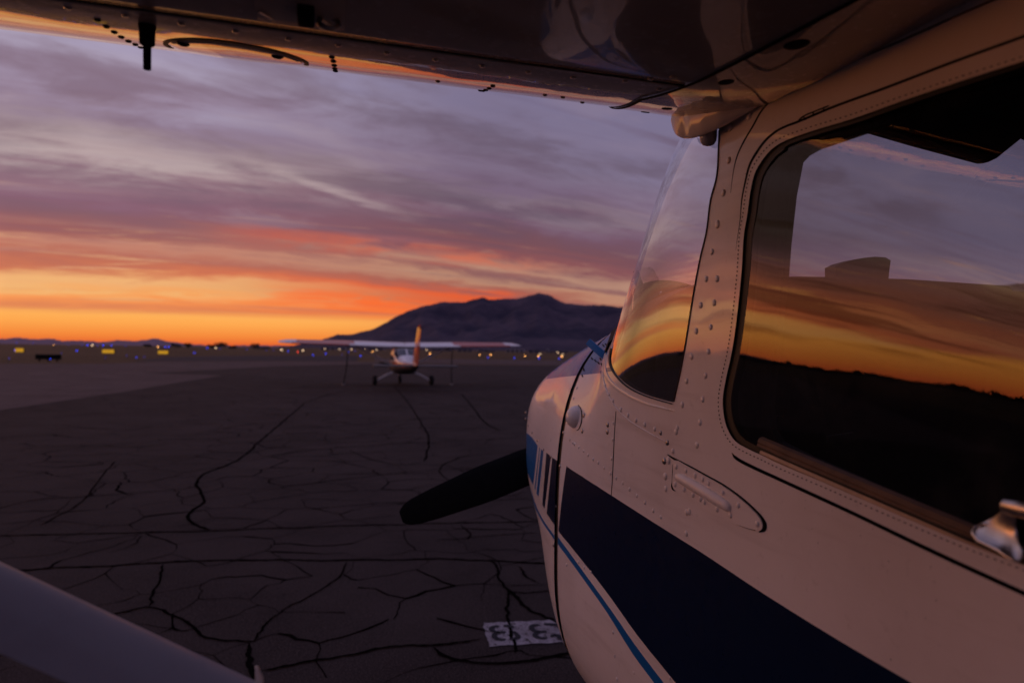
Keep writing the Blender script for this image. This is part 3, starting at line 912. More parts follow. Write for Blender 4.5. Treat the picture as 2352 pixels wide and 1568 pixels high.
# dark trees on the skyline
LEAF = speckled('dark_foliage', (0.035, 0.035, 0.022), 0.9, 0.6, 0.5)
BARK = speckled('bark', (0.06, 0.045, 0.035), 0.9, 3, 0.3)
for i, (px, top, wpx, lab) in enumerate([(341, 788.5, 20, 'small dark tree on the skyline above the right yellow sign'), (405, 787, 22, 'left half of the flat dark tree clump on the skyline'), (430, 786.5, 22, 'right half of the flat dark tree clump on the skyline'),
        (486, 790, 18, 'low dark bush tree left of the tallest skyline tree'), (507, 783.5, 30, 'tallest round dark tree on the skyline'), (532, 793, 26, 'low dark tree right of the tallest skyline tree'), (587, 787, 22, 'lone pointed dark tree nearest the parked plane wing tip'), (606, 796, 30, 'low spreading dark tree beside the lone pointed tree')]):
    D = 540.0
    p = gdepth(px, D)
    Hh = EYE + (yh(px) - top) / FPX * D
    W = wpx / FPX * D
    e = empty('tree', p, lab, 'tree', 'dark trees on the skyline')
    t = MB(); t.tube([(p[0], p[1], -0.1), (p[0] + 0.1, p[1], Hh * 0.35), (p[0], p[1], Hh * 0.7)], [0.28, 0.2, 0.08], 7)
    for k in range(5):
        a = random.uniform(0, 2 * pi)
        t.tube([(p[0], p[1], Hh * 0.3), (p[0] + cos(a) * W * 0.3, p[1] + sin(a) * W * 0.3, Hh * random.uniform(0.5, 0.8))], [0.12, 0.03], 5)
    t.build('trunk', BARK, e)
    c = MB()
    lobes = [(random.uniform(-0.32, 0.32), random.uniform(-0.3, 0.3), random.uniform(0.3, 0.72), random.uniform(0.16, 0.3)) for _ in range(9)]
    for k in range(420):
        lx, ly, lz, lr = random.choice(lobes)
        d = Vector((random.gauss(0, 1), random.gauss(0, 1), random.gauss(0, 1))).normalized() * lr * random.uniform(0.5, 1.05)
        q = Vector((p[0] + (lx + d.x) * W, p[1] + (ly + d.y) * W, max(0.3, (lz + d.z * 0.9) * Hh)))
        q.z = min(q.z, Hh)
        s = 0.035 * W + 0.12
        a = Vector((random.gauss(0, 1), random.gauss(0, 1), random.gauss(0, 1))).normalized() * s
        b_ = Vector((random.gauss(0, 1), random.gauss(0, 1), random.gauss(0, 1))).normalized() * s
        c.add([q - a, q + b_, q + a, q - b_], [(0, 1, 2, 3)])
    c.build('crown', LEAF, e, smooth=False)

# a far wood beyond the left edge of the field (it shows in the reflections on the glass)
wm = MB()
for k in range(1500):
    a = YAW + radians(-88 + 44 * random.random()); R_ = random.uniform(430, 520)
    hmax = 3.6 * (0.25 + 0.75 * max(0, pnoise(Vector((a * 14, 3.1, 0))) + .45)) * (0.7 + .6 * max(0, pnoise(Vector((a * 60, 1.1, 0))) + .3))
    q = Vector((sin(a) * R_, cos(a) * R_, hmax * random.random() ** .7))
    for _ in range(2):
        s = random.uniform(.5, 1.5)
        d1 = Vector((random.gauss(0, 1), random.gauss(0, 1), random.gauss(0, 1))).normalized() * s; d2 = Vector((random.gauss(0, 1), random.gauss(0, 1), random.gauss(0, 1))).normalized() * s
        wm.add([q - d1, q + d2, q + d1, q - d2], [(0, 1, 2, 3)])
wm.build('woodland', LEAF, None, smooth=False, kind='stuff')

# hangars and sheds under the mountain
WALLM = [speckled('pale_metal_wall', (0.30, 0.27, 0.29), 0.7, 0.2, 0.15), speckled('grey_metal_wall', (0.16, 0.15, 0.17), 0.7, 0.2, 0.15), speckled('tan_block_wall', (0.22, 0.18, 0.17), 0.8, 0.2, 0.15)]
ROOFM = [speckled('pale_roof', (0.34, 0.31, 0.33), 0.6, 0.1, 0.15), speckled('dark_roof', (0.12, 0.11, 0.13), 0.7, 0.1, 0.15)]
DOORM = speckled('dark_hangar_door', (0.06, 0.06, 0.08), 0.7, 0.3, 0.2)
WINM = glow('warm_lit_window', (1.0, 0.6, 0.3), 0.25)


def building(px, w, top, D, mat, roof, nd, lab, pitch=0.5, name='hangar', lit=False):
    p = gdepth(px, D)
    W = w / FPX * D; Hh = max(2.6, EYE + (yh(px) - top) / FPX * D); dp = max(8, W * 0.45)
    e = empty(name, p, lab, 'building', 'buildings across the field', -YAW + random.uniform(-0.15, 0.15))
    b = MB(); b.box((0, dp / 2, Hh * 0.42), (W, dp, Hh * 0.84)); b.build('wall', mat, e, smooth=False, local=True)
    r = MB(); r.prism([(-W * 0.51, Hh * 0.842), (W * 0.51, Hh * 0.842), (W * 0.51, Hh * 0.87), (0, Hh), (-W * 0.51, Hh * 0.87)], -0.4, dp + 0.4); r.build('roof', roof, e, smooth=False, local=True)
    for k in range(nd):
        x = (k + 0.5) / nd * W - W / 2
        dd = MB(); dd.box((x, -0.05, Hh * 0.30), (W / nd * 0.72, 0.16, Hh * 0.6)); dd.build('door', DOORM, e, smooth=False, local=True)
        wn = MB(); wn.box((x, -0.04, Hh * 0.71), (W / nd * 0.4, 0.12, Hh * 0.10)); wn.build('window', WINM if lit else DOORM, e, smooth=False, local=True)


for a in [(765, 60, 800.5, 640, 0, 1, 5, 'long low pale hangar behind the parked plane left wing'), (862, 40, 801.5, 700, 2, 1, 3, 'tan shed behind the parked plane windshield, left of its tail fin'),
          (1015, 46, 804, 720, 1, 0, 4, 'grey hangar behind the parked plane right strut'), (1068, 34, 805, 620, 2, 1, 3, 'tan block building right of the grey hangar'),
          (1118, 40, 804.5, 760, 1, 0, 3, 'low grey shed below the red wing band of the parked plane'), (1183, 42, 801, 680, 0, 0, 4, 'widest pale hangar under the mountain near the wing tip'),
          (1226, 26, 806, 560, 1, 1, 2, 'small dark roofed shed left of the pale tower block'), (1283, 46, 807.5, 640, 2, 0, 4, 'tan building right of the pale tower block, near the cowling')]:
    building(a[0], a[1], a[2], a[3], WALLM[a[4]], ROOFM[a[5]], a[6], a[7])
building(1258, 6, 800, 600, WALLM[0], ROOFM[0], 1, 'narrow pale tower block standing among the far sheds', name='tower')


# ================================================================== THE PARKED AIRCRAFT (tail towards us, parallel to the near one)
def parked_aircraft():
    PW = paint('parked_white_paint', (0.80, 0.78, 0.77), dirt=0.06)
    PR = paint('parked_red_paint', (0.42, 0.040, 0.022), dirt=0.08)
    PO = paint('parked_orange_paint', (0.60, 0.065, 0.012), dirt=0.05)
    PD = speckled('parked_grey_and_shade', (0.035, 0.032, 0.036), 0.5, 6, 0.3)
    DG, _, _ = principled('parked_dark_glass', (0.02, 0.025, 0.035), 0.05, spec=0.8)
    TYRE = speckled('tyre_rubber', (0.012, 0.012, 0.012), 0.85, 30, 0.3)
    p = gdepth(928, 29.6)
    e = empty('parked_aircraft', p, 'small white and red high wing aircraft parked tail-on on the apron, orange fin raised', 'aircraft')
    L = dict(parent=e, local=True)
    # fuselage: y (nose +), half width, z bottom, z top, exponent
    st = [(2.15, .28, .62, .98, 2.2), (2.05, .40, .55, 1.05, 2.4), (1.6, .48, .50, 1.10, 2.8), (1.0, .52, .48, 1.17, 3.2), (.55, .53, .48, 1.56, 4.0), (.1, .53, .48, 1.63, 4.4), (-.6, .53, .49, 1.60, 4.2), (-.95, .51, .53, 1.53, 3.8), (-1.5, .42, .58, 1.26, 3.0), (-2.4, .29, .66, 1.10, 2.5), (-4.3, .09, .82, 1.03, 2.1), (-4.75, .035, .88, 1.0, 2.0)]
    n = 40

    def sec(y, k, sc=1.0):
        A = np.array(st); o = np.argsort(A[:, 0]); A = A[o]
        w, zb, zt, ex = [np.interp(y, A[:, 0], A[:, i]) for i in (1, 2, 3, 4)]
        zc = (zb + zt) / 2; h = (zt - zb) / 2
        c, s_ = cos(k), sin(k)
        r = (abs(c / w) ** ex + abs(s_ / h) ** ex) ** (-1 / ex) * sc
        return (r * c, y, zc + r * s_)
    ysx = np.concatenate([np.linspace(2.15, 1.0, 8), np.linspace(.9, -1.6, 16), np.linspace(-1.8, -4.75, 12)])
    P = np.array([[sec(y, 2 * pi * k / n) for k in range(n)] for y in ysx])
    mb = MB(); mb.grid(P, closed_u=True)
    mb.f.append(tuple(range(n))); mb.m.append(0)
    mb.m = [1 if np.mean([mb.v[i][2] for i in f]) < .93 else (2 if np.mean([mb.v[i][2] for i in f]) < 1.0 else 0) for f in mb.f]  # dark slot low down: underside shade painted in, red band above it
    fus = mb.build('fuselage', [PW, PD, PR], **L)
    for s in (1, -1):
        ang = np.radians(np.linspace(28, 86, 10)) if s > 0 else np.radians(np.linspace(94, 152, 10))
        m = MB(); m.grid(np.array([[sec(y, a, 1.012) for a in ang] for y in np.linspace(-.88, -1.42, 8)])); m.build('rear_window', DG, e, local=True)
        ang = np.radians(np.linspace(3, 27, 6)) if s > 0 else np.radians(np.linspace(153, 177, 6))
        m = MB(); m.grid(np.array([[sec(y, a, 1.012) for a in ang] for y in np.linspace(.5, -.3, 6)])); m.build('side_window', DG, e, local=True)
        m = MB(); m.grid(np.array([[sec(y, a, 1.012) for a in ang] for y in np.linspace(-.42, -.9, 6)])); m.build('side_window', DG, e, local=True)
        m = MB(); ang = np.radians(np.linspace(-12, 4, 5)) if s > 0 else np.radians(np.linspace(176, 192, 5))
        m.grid(np.array([[sec(y, a, 1.014) for a in ang] for y in np.linspace(-1.0, -4.2, 14)])); m.build('cheek_stripe', PO, e, local=True)
        m = MB(); ang = np.radians(np.linspace(40, 86, 8)) if s > 0 else np.radians(np.linspace(94, 140, 8))
        m.grid(np.array([[sec(y, a, 1.012) for a in ang] for y in np.linspace(.95, .58, 6)])); m.build('windshield_pane', DG, e, local=True)
    m = MB(); m.box((-.06, -1.52, .70), (.34, .03, .18), bev=.01); m.build('baggage_plate', PLASTIC, e, local=True)
    # wing with red outer panels
    half = 5.15
    m = MB(); xs = list(np.linspace(-half, half, 45)); G = []
    for x in xs:
        a = abs(x)
        ch = 1.5 if a < 2.5 else 1.5 - (a - 2.5) / 2.65 * 0.45
        th = 0.135 * ch * (1.0 if a < 4.85 else 1 - (a - 4.85) / .3 * .6)
        z0 = 1.70 + a * 0.022; yl = .72 - (0 if a < 2.5 else (a - 2.5) * 0.04)
        G.append([(x, yl - cx * ch, z0 + cz * th * 1.25 - cx * 0.05) for (cx, cz) in [(0, 0), (.012, .13), (.04, .27), (.1, .45), (.2, .58), (.35, .62), (.6, .45), (.85, .22), (1, .06), (1, -.02), (.6, -.22), (.35, -.32), (.2, -.36), (.1, -.34), (.04, -.26), (.012, -.13)]])
    G = np.array(G); m.grid(G, closed_u=True)
    m.m = [1 if (2.2 < abs((xs[i] + xs[i + 1]) / 2) < 4.5 and 4 <= j <= 7) else 0 for i in range(len(xs) - 1) for j in range(16)]
    m.f.append(tuple(range(16))); m.m.append(0); m.f.append(tuple((len(xs) - 1) * 16 + q for q in range(16))); m.m.append(0)
    w = m.build('wing', [PW, PR], **L)
    for s in (-1, 1):
        # ailerons and flaps along the trailing edge
        for nm, x0, x1, mt in (('flap', .62, 2.3, PW), ('aileron', 2.36, 4.6, PR)):
            m = MB(); G = []
            for x in np.linspace(x0, x1, 6):
                ch = 1.5 if x < 2.5 else 1.5 - (x - 2.5) / 2.65 * 0.45
                yt = .72 - (0 if x < 2.5 else (x - 2.5) * .04) - ch; z0 = 1.70 + x * .022 - .05
                G.append([(s * x, yt + .02, z0 + .045), (s * x, yt - .16, z0 + .005), (s * x, yt - .165, z0 - .02), (s * x, yt + .02, z0 - .035)])
            m.grid(np.array(G), closed_u=True); m.build(nm, mt, **L)
        m = MB(); m.tube([(s * .50, .30, .90), (s * 2.15, .25, 1.70)], .045, 10, squash=.6); m.build('strut', PW, **L)
        m = MB(); m.tube([(s * .40, 0, .58), (s * .8, 0, .40), (s * 1.12, 0, .22)], [.05, .04, .035], 10); m.build('gear_leg', PW, **L)
        t = MB(); t.lathe([(.09, -.085), (.17, -.09), (.205, -.05), (.21, 0), (.205, .05), (.17, .09), (.09, .085)], 'x', (s * 1.22, 0, .21), 24)
        t = t.build('wheel', TYRE, **L)
        h = MB(); h.lathe([(.10, -.07), (.085, .1), (.02, .1)], 'x', (s * 1.22, 0, .21), 16); h.build('rim', STEEL, parent=t, local=True)
    m = MB(); m.tube([(0, 1.5, .55), (0, 1.56, .2)], .04, 10); m.build('nose_gear_leg', STEEL, **L)
    t = MB(); t.lathe([(.08, -.06), (.15, -.065), (.18, -.03), (.18, .03), (.15, .065), (.08, .06)], 'x', (0, 1.56, .18), 22); t.build('wheel', TYRE, **L)
    m = MB(); m.lathe([(.13, 0), (.12, .08), (.08, .16), (.02, .2)], 'y', (0, 2.16, .80), 18); m.build('spinner', PD, **L)
    for s in (-1, 1):
        m = MB(); G = []
        for t in np.linspace(0, 1, 9):
            wd = .10 * sin(pi * (.25 + .68 * t)) + .012; x = s * (.1 + .80 * t)
            tw = radians(62 - 45 * t); z = .80 - s * .12 * t
            G.append([(x, 2.24 + sin(tw) * wd * .5, z + cos(tw) * wd * .5), (x, 2.255, z), (x, 2.24 - sin(tw) * wd * .5, z - cos(tw) * wd * .5), (x, 2.23, z)])
        m.grid(np.array(G), closed_u=True); m.build('propeller_blade', PROPB, **L)
    # swept fin with rudder, beacon, tailplane
    m = MB(); G = []
    for t in np.linspace(0, 1, 9):
        z = 1.0 + t * 1.36; y0 = -3.35 - t * 1.40; y1 = -4.62 - t * .72; th = .085 * (1 - .5 * t)
        G.append([(0, y0, z), (th, y0 + (y1 - y0) * .35, z), (.022, y1, z), (-.022, y1, z), (-th, y0 + (y1 - y0) * .35, z)])
    m.grid(np.array(G), closed_u=True); m.f.append(tuple(40 + q for q in range(5))); m.m.append(0)
    m.m = [1 if i < 10 else 0 for i in range(40)] + [0]
    m.build('tail_fin', [PO, PR], **L)
    m = MB(); G = []
    for t in np.linspace(0, 1, 7):
        z = .98 + t * 1.30; y1 = -4.63 - t * .72
        G.append([(.022, y1, z), (.008, y1 - .34 + .1 * t, z), (-.008, y1 - .34 + .1 * t, z), (-.022, y1, z)])
    m.grid(np.array(G), closed_u=True); m.f.append(tuple(24 + q for q in range(4))); m.m.append(0)
    m.m = [1 if i < 12 else 0 for i in range(24)] + [0]
    m.build('rudder', [PO, PR], **L)
    m = MB(); m.lathe([(.05, 0), (.06, .06), (.02, .10)], 'z', (0, -5.15, 2.34), 12); m.build('beacon', PR, **L)
    m = MB(); G = []
    for x in np.linspace(-1.55, 1.55, 14):
        a = abs(x); c = .95 - a * .16
        G.append([(x, -3.75 - a * .1, .93), (x, -3.75 - a * .1 - c * .3, .975), (x, -3.75 - a * .1 - c, .93), (x, -3.75 - a * .1 - c * .3, .885)])
    m.grid(np.array(G), closed_u=True); m.f.append(tuple(range(4))); m.m.append(0); m.f.append(tuple(52 + q for q in range(4))); m.m.append(0)
    m.build('tailplane', PD, **L)
    m = MB(); m.tube([(0, -.2, 1.62), (0, -.3, 1.95)], .012, 6); m.build('antenna', PD, **L)
    # tie-down ropes hanging from the wings
    ROPE = speckled('tie_down_rope', (0.035, 0.028, 0.022), 0.9, 30, 0.3)
    ax = np.array([0.0, 1.0]); rx = np.array([1.0, 0.0])
    for (x0, x1, lab) in ((-2.36, -2.52, 'slack dark tie-down rope under the left side wing of the parked plane'), (2.18, 2.15, 'dark tie-down rope under the right side wing of the parked plane')):
        b0 = np.array(p[:2]) + rx * x1 + ax * 0.2; t0 = np.array(p[:2]) + rx * x0 + ax * 0.2
        q = empty('tie_down_rope', (b0[0], b0[1], 0), lab, 'rope', 'tie-down ropes of the parked plane')
        m = MB(); pts = []
        for t in np.linspace(0, 1, 9):
            c = b0 + (t0 - b0) * t + rx * 0.05 * sin(pi * t) * (1 if x0 < 0 else -0.6)
            pts.append((c[0], c[1], 1.72 * t))
        m.tube(pts, [0.03, 0.022, 0.026, 0.02, 0.03, 0.02, 0.022, 0.018, 0.02], 7); m.build('rope', ROPE, q)
        m = MB(); m.lathe([(0.07, 0), (0.07, 0.02), (0.03, 0.05)], 'z', (b0[0], b0[1], 0.0), 10); m.build('ground_anchor', STEEL, q)


parked_aircraft()


# ================================================================== THE NEAR AIRCRAFT
CLX = 1.18                        # its centre line
AC = empty('light_aircraft', (CLX, 0.9, 0.0), 'white high wing aircraft with navy and blue stripes, close up, seen along its nose', 'aircraft')


def pchip(xk, yk):
    xk = np.asarray(xk, float); yk = np.asarray(yk, float)
    h = np.diff(xk); d = np.diff(yk) / h
    m = np.zeros_like(yk)
    for i in range(1, len(xk) - 1):
        if d[i - 1] * d[i] > 0:
            w1 = 2 * h[i] + h[i - 1]; w2 = h[i] + 2 * h[i - 1]
            m[i] = (w1 + w2) / (w1 / d[i - 1] + w2 / d[i])
    m[0] = d[0]; m[-1] = d[-1]

    def f(x):
        x = np.clip(x, xk[0], xk[-1])
        i = np.clip(np.searchsorted(xk, x) - 1, 0, len(xk) - 2)
        t = (x - xk[i]) / h[i]
        return ((1 + 2 * t) * (1 - t)**2 * yk[i] + t * (1 - t)**2 * h[i] * m[i] + t * t * (3 - 2 * t) * yk[i + 1] + t * t * (t - 1) * h[i] * m[i + 1])
    return f


# hull sections:  y, half width, z bottom, z widest, z top, exponent above, exponent below
HULL = np.array([[-4.2, .10, .95, 1.2, 1.42, 2.2, 2.2], [-2.0, .33, .78, 1.12, 1.6, 2.4, 2.4], [-0.6, .53, .62, 1.1, 1.98, 3.5, 2.8], [0.2, .553, .55, 1.1, 2.04, 11, 3],
                 [1.02, .555, .52, 1.08, 2.04, 11, 3], [1.25, .556, .51, 1.06, 2.105, 6.1, 3], [1.45, .564, .5, 1.03, 1.898, 4.2, 3], [1.62, .566, .5, 1.01, 1.765, 3.05, 3],
                 [1.8, .563, .5, 1.0, 1.68, 3.4, 3], [2.2, .498, .62, 1.1, 1.603, 3.3, 2.3], [2.55, .436, .70, 1.18, 1.505, 3.4, 2.1], [2.78, .335, .82, 1.12, 1.42, 2.8, 2.2]])


def smoothed(f, lo, hi, wid):
    yy = np.linspace(lo, hi, 1400); v = f(yy)
    k = np.exp(-0.5 * (np.arange(-60, 61) * (yy[1] - yy[0]) / wid)**2); k /= k.sum()
    vp = np.concatenate([2 * v[0] - v[60:0:-1], v, 2 * v[-1] - v[-2:-62:-1]])
    vs = np.convolve(vp, k, 'valid')
    return lambda y: np.interp(y, yy, vs)


class CubicTab:
    """smooth table look-up with continuous slope"""
    def __init__(s, f, lo, hi, wid):
        s.t = pchip(np.linspace(lo, hi, 240), smoothed(f, lo, hi, wid)(np.linspace(lo, hi, 240)))

    def __call__(s, y): return s.t(y)


_hf = [CubicTab(pchip(HULL[:, 0], HULL[:, i]), -4.2, 2.78, .055) for i in range(1, 7)]


def hR(y, ph):
    w, zb, zm, zt, nt, nb = [f(y) for f in _hf]
    c = np.abs(np.cos(ph)) + 1e-12; s = np.abs(np.sin(ph)) + 1e-12
    up = np.sin(ph) >= 0
    b = np.where(up, zt - zm, zm - zb); n = np.where(up, nt, nb)
    return ((c / w)**n + (s / b)**n)**(-1 / n)


def hS(y, ph):
    y = np.asarray(y, float); ph = np.asarray(ph, float)
    r = hR(y, ph); zm = _hf[2](y)
    return np.stack([CLX - r * np.cos(ph), y + 0 * r, zm + r * np.sin(ph)], -1)


def hN(y, ph, e=1.5e-3):
    y = np.asarray(y, float); ph = np.clip(np.asarray(ph, float), -pi / 2 + 2 * e, pi / 2 - 2 * e)
    a = hS(y + e, ph) - hS(y - e, ph); b = hS(y, ph + e) - hS(y, ph - e)
    n = np.cross(b, a)
    return n / np.linalg.norm(n, axis=-1, keepdims=True)


if hN(np.array([0.5]), np.array([0.0]))[0, 0] > 0:
    _hN0 = hN
    def hN(y, ph): return -_hN0(y, ph)


def hg(P):
    h = CLX - P[..., 0]; z = P[..., 2] - _hf[2](P[..., 1])
    ph = np.arctan2(z, h)
    return np.hypot(h, z) / hR(P[..., 1], ph) - 1, ph


def px2h(px):
    """pixels -> (y, phi) on the hull's left side"""
    px = np.asarray(px, float).reshape(-1, 2)
    d = ray(px[:, 0], px[:, 1])
    ts = np.linspace(0.35, 4.2, 800)
    P = CAMP + d[:, None, :] * ts[None, :, None]
    g, _ = hg(P)
    neg = g < 0; ok = neg.any(1)
    i = np.clip(np.argmax(neg, 1), 1, len(ts) - 1)
    a = ts[i - 1]; b = ts[i]
    for _ in range(30):
        m = (a + b) / 2; gm, _p = hg(CAMP + d * m[:, None])
        a = np.where(gm < 0, a, m); b = np.where(gm < 0, m, b)
    t = np.where(ok, (a + b) / 2, ts[np.argmin(np.abs(g), 1)])
    Q = CAMP + d * t[:, None]
    _, ph = hg(Q)
    return np.stack([Q[:, 1], ph], -1)


PHS = 0.55                        # arc scale used in the flat (y, phi) layout


def lay(yp): yp = np.asarray(yp, float); return np.stack([yp[:, 0], yp[:, 1] * PHS], -1)


def strip_poly(px, w0, w1=None):
    """polyline in pixels with a width -> closed outline (pixels)"""
    p = np.asarray(px, float)
    n = len(p); L = []; R_ = []
    ws = np.asarray(w0, float) if hasattr(w0, '__len__') else np.full(n, float(w0))
    if len(ws) != n: ws = np.interp(np.linspace(0, 1, n), np.linspace(0, 1, len(ws)), ws)
    for i in range(n):
        t = p[min(i + 1, n - 1)] - p[max(i - 1, 0)]; t = t / (np.linalg.norm(t) + 1e-9)
        nn = np.array([-t[1], t[0]]) * ws[i] / 2
        L.append(p[i] + nn); R_.append(p[i] - nn)
    return np.array(L + R_[::-1])


# ---- outlines traced on the hull (pixels of the 2352 frame)
WIN0 = [(2352, 140), (2197, 190), (2061, 236), (1958, 273), (1856, 304), (1794, 328), (1770, 345), (1750, 369), (1734, 397), (1724, 437), (1716, 496), (1709, 535), (1703.5, 619), (1693, 722), (1681, 807), (1666, 876), (1660, 917), (1662.5, 954), (1671, 985), (1688, 1012), (1719, 1031), (1753, 1046.6), (1780, 1060), (1890, 1107), (2060, 1181), (2197, 1239), (2352, 1298), (2560, 1378), (2720, 1440)]
WIN0_AFT = [(2770, 1452), (2806, 1440), (2826, 1405), (2832, 1340), (2834, 900), (2834, 300), (2832, 150), (2824, 80), (2800, 40), (2764, 22), (2720, 26), (2560, 76)]
win0 = np.vstack([spline(WIN0, 4), np.array(WIN0_AFT, float)])
c0 = np.array([2150, 720.0])


def inset(poly, d):
    """inset a closed pixel outline; d may vary with direction"""
    p = np.asarray(poly, float); n = len(p); out = []
    area = np.sum(p[:, 0] * np.roll(p[:, 1], -1) - np.roll(p[:, 0], -1) * p[:, 1])
    sg = 1 if area > 0 else -1
    for i in range(n):
        t = p[(i + 1) % n] - p[i - 1]; t = t / (np.linalg.norm(t) + 1e-9)
        nn = np.array([-t[1], t[0]]) * sg
        k = d(p[i], nn) if callable(d) else d
        out.append(p[i] + nn * k)
    return np.array(out)


win1 = inset(win0, lambda p, nn: 15.0 if nn[0] > 0.5 else (13.0 if nn[1] < 0 else 9.0))
SEAM_TOP = [(1690, 575), (1694, 545), (1700, 505), (1703.5, 461), (1712, 417), (1722, 379), (1739, 348.6), (1760, 321), (1784, 301), (1806, 290), (1830, 281), (1913.7, 246), (2026.5, 205), (2197, 140), (2352, 84), (2560, 8)]
SEAM_BOT = [(1681, 1039), (1686, 1047), (1695, 1054.5), (1720, 1068), (1787, 1099), (1958, 1177.6), (2129, 1259.6), (2352, 1362), (2560, 1456)]
DOOR_TOP = [(2560, -108), (2283, 0), (2081, 89), (1958, 142), (1869, 185), (1815, 208), (1787, 219), (1753, 249.5), (1729, 290.5), (1708.6, 325), (1693, 359), (1684.7, 393), (1678, 444), (1671, 496), (1660, 560), (1640, 655), (1617, 760), (1594, 880), (1571, 990), (1549, 1085), (1547, 1125), (1538, 1200), (1518, 1340), (1500, 1480), (1490, 1568), (1480, 1640)]
WS_BASE = [(1547, 924), (1504.6, 913), (1470, 900), (1440, 882.5), (1416, 858.6), (1404, 838), (1402, 824), (1405, 806)]
WS_POST = [(1547, 924), (1566, 834.7), (1586.6, 708), (1600, 629.6), (1608, 588.6), (1621.5, 534), (1631.7, 458), (1645, 407), (1649.5, 342), (1651, 297), (1652, 250)]
DECK = [(1222, 880), (1247, 872), (1280, 867), (1323, 862), (1362.6, 858), (1402, 853), (1425, 846)]

ws_base = px2h(spline(WS_BASE, 4)); ws_post = px2h(spline(WS_POST, 4))
base_y = ws_base[-1, 0]
ws_top_y = 1.235
ws_poly = np.vstack([ws_post[::-1], ws_base[1:], [(base_y + .03, ws_base[-1, 1] + .2), (1.70, 1.35), (1.705, pi / 2 - 1e-4), (ws_top_y, pi / 2 - 1e-4)], [(ws_top_y, ph) for ph in np.linspace(1.5, ws_post[-1, 1] + .03, 8)]])
door_edge = px2h(spline(DOOR_TOP, 4))
door_poly = np.vstack([door_edge, [(door_edge[-1, 0] - .05, -0.95), (0.05, -0.95), (-0.1, -0.6), (-0.14, 0.0), (-0.12, 0.7), (0.0, door_edge[0, 1])]])
seamtop = px2h(strip_poly(spline(SEAM_TOP, 4), [.4, 2.0, 4, 6, 5.5, 5.5, 6, 7, 8]))
seambot = px2h(strip_poly(spline(SEAM_BOT, 4), [1.0, 7, 8, 8, 9, 11, 12]))
doortop_gap = px2h(strip_poly(spline(DOOR_TOP[:13], 4), [6, 5, 4, 3.5, 3.5, 4, 4, 2.5, 0.8]))
panel_gap = px2h(strip_poly([(1414.8, 944), (1411, 1000), (1409, 1050), (1406, 1110), (1404, 1137)], [1.8, 2.2, 2.2, 1.8]))
sill_gap = px2h(strip_poly([(1869, 164), (1869, 184)], 2.5))

UP = px2h(spline([(1301, 1070), (1409, 1140), (1504.7, 1201.5), (1608, 1266), (1753, 1362), (1924, 1468), (2095, 1568), (2300, 1688)], 3))
LO = px2h(spline([(1282.5, 1218.6), (1351, 1304), (1405.6, 1376), (1463.7, 1458), (1552.5, 1568), (1640, 1677)], 3))
FW = 1.806                        # station of the gap between cowling and fuselage


def clampy(a, lo=None, hi=None):
    a = np.array(a)
    if lo is not None: a[:, 0] = np.maximum(a[:, 0], lo)
    if hi is not None: a[:, 0] = np.minimum(a[:, 0], hi)
    return a


navy_poly = np.vstack([UP, [(-4.2, UP[-1, 1] - .02), (-4.2, LO[-1, 1] + .05)], LO[::-1]])
T1 = px2h(spline([(1281, 1231), (1334, 1304), (1405.6, 1403), (1457, 1478), (1525, 1568), (1600, 1668)], 3))
T2 = px2h(spline([(1279, 1245), (1337, 1325), (1395, 1407), (1453.4, 1501), (1503, 1568), (1570, 1660)], 3))
thin_poly = np.vstack([T1, [(-4.2, T1[-1, 1]), (-4.2, T2[-1, 1])], T2[::-1]])


def quad(a, b, c, d): return px2h(densify([a, b, c, d], 12, True))


bars = [('n', quad((1268.5, 1050), (1299.5, 1070.5), (1281, 1216.5), (1255.5, 1178))),
        ('n', quad((1255, 1039), (1265.5, 1047), (1251, 1168), (1245.5, 1158))),
        ('b', quad((1242.5, 1031), (1248.5, 1036), (1237, 1141), (1232.0, 1132))),
        ('b', quad((1238.8, 1027), (1240.4, 1028.5), (1229.8, 1126), (1227.5, 1121)))]
blk = px2h(densify([(1213, 996), (1222.6, 1004.6), (1235.3, 1024), (1224.9, 1115), (1218, 1100)], 12))
block_poly = np.vstack([blk, [(2.78, -0.35), (2.78, 0.02)]])
ct1 = px2h(spline([(1219, 1122), (1234, 1167), (1257, 1207), (1275, 1231), (1283, 1241)], 3)); ct2 = px2h(spline([(1221, 1138), (1232.4, 1173), (1254, 1211), (1272, 1237), (1281, 1252)], 3))
cthin_poly = np.vstack([[(2.78, ct1[0, 1] - .1)], ct1, ct2[::-1], [(2.78, ct2[0, 1] - .1)]])
dk = px2h(spline(DECK, 4))
deck_poly = np.vstack([[(2.78, dk[0, 1] - .02)], dk, [(1.60, dk[-1, 1] + .05), (1.60, pi / 2), (2.78, pi / 2)]])
nose_poly = np.array([(2.66, 0.05), (2.62, 0.3), (2.60, 0.7), (2.60, pi / 2), (2.78, pi / 2), (2.78, 0.05)])

win0_h = px2h(win0); win1_h = px2h(win1)


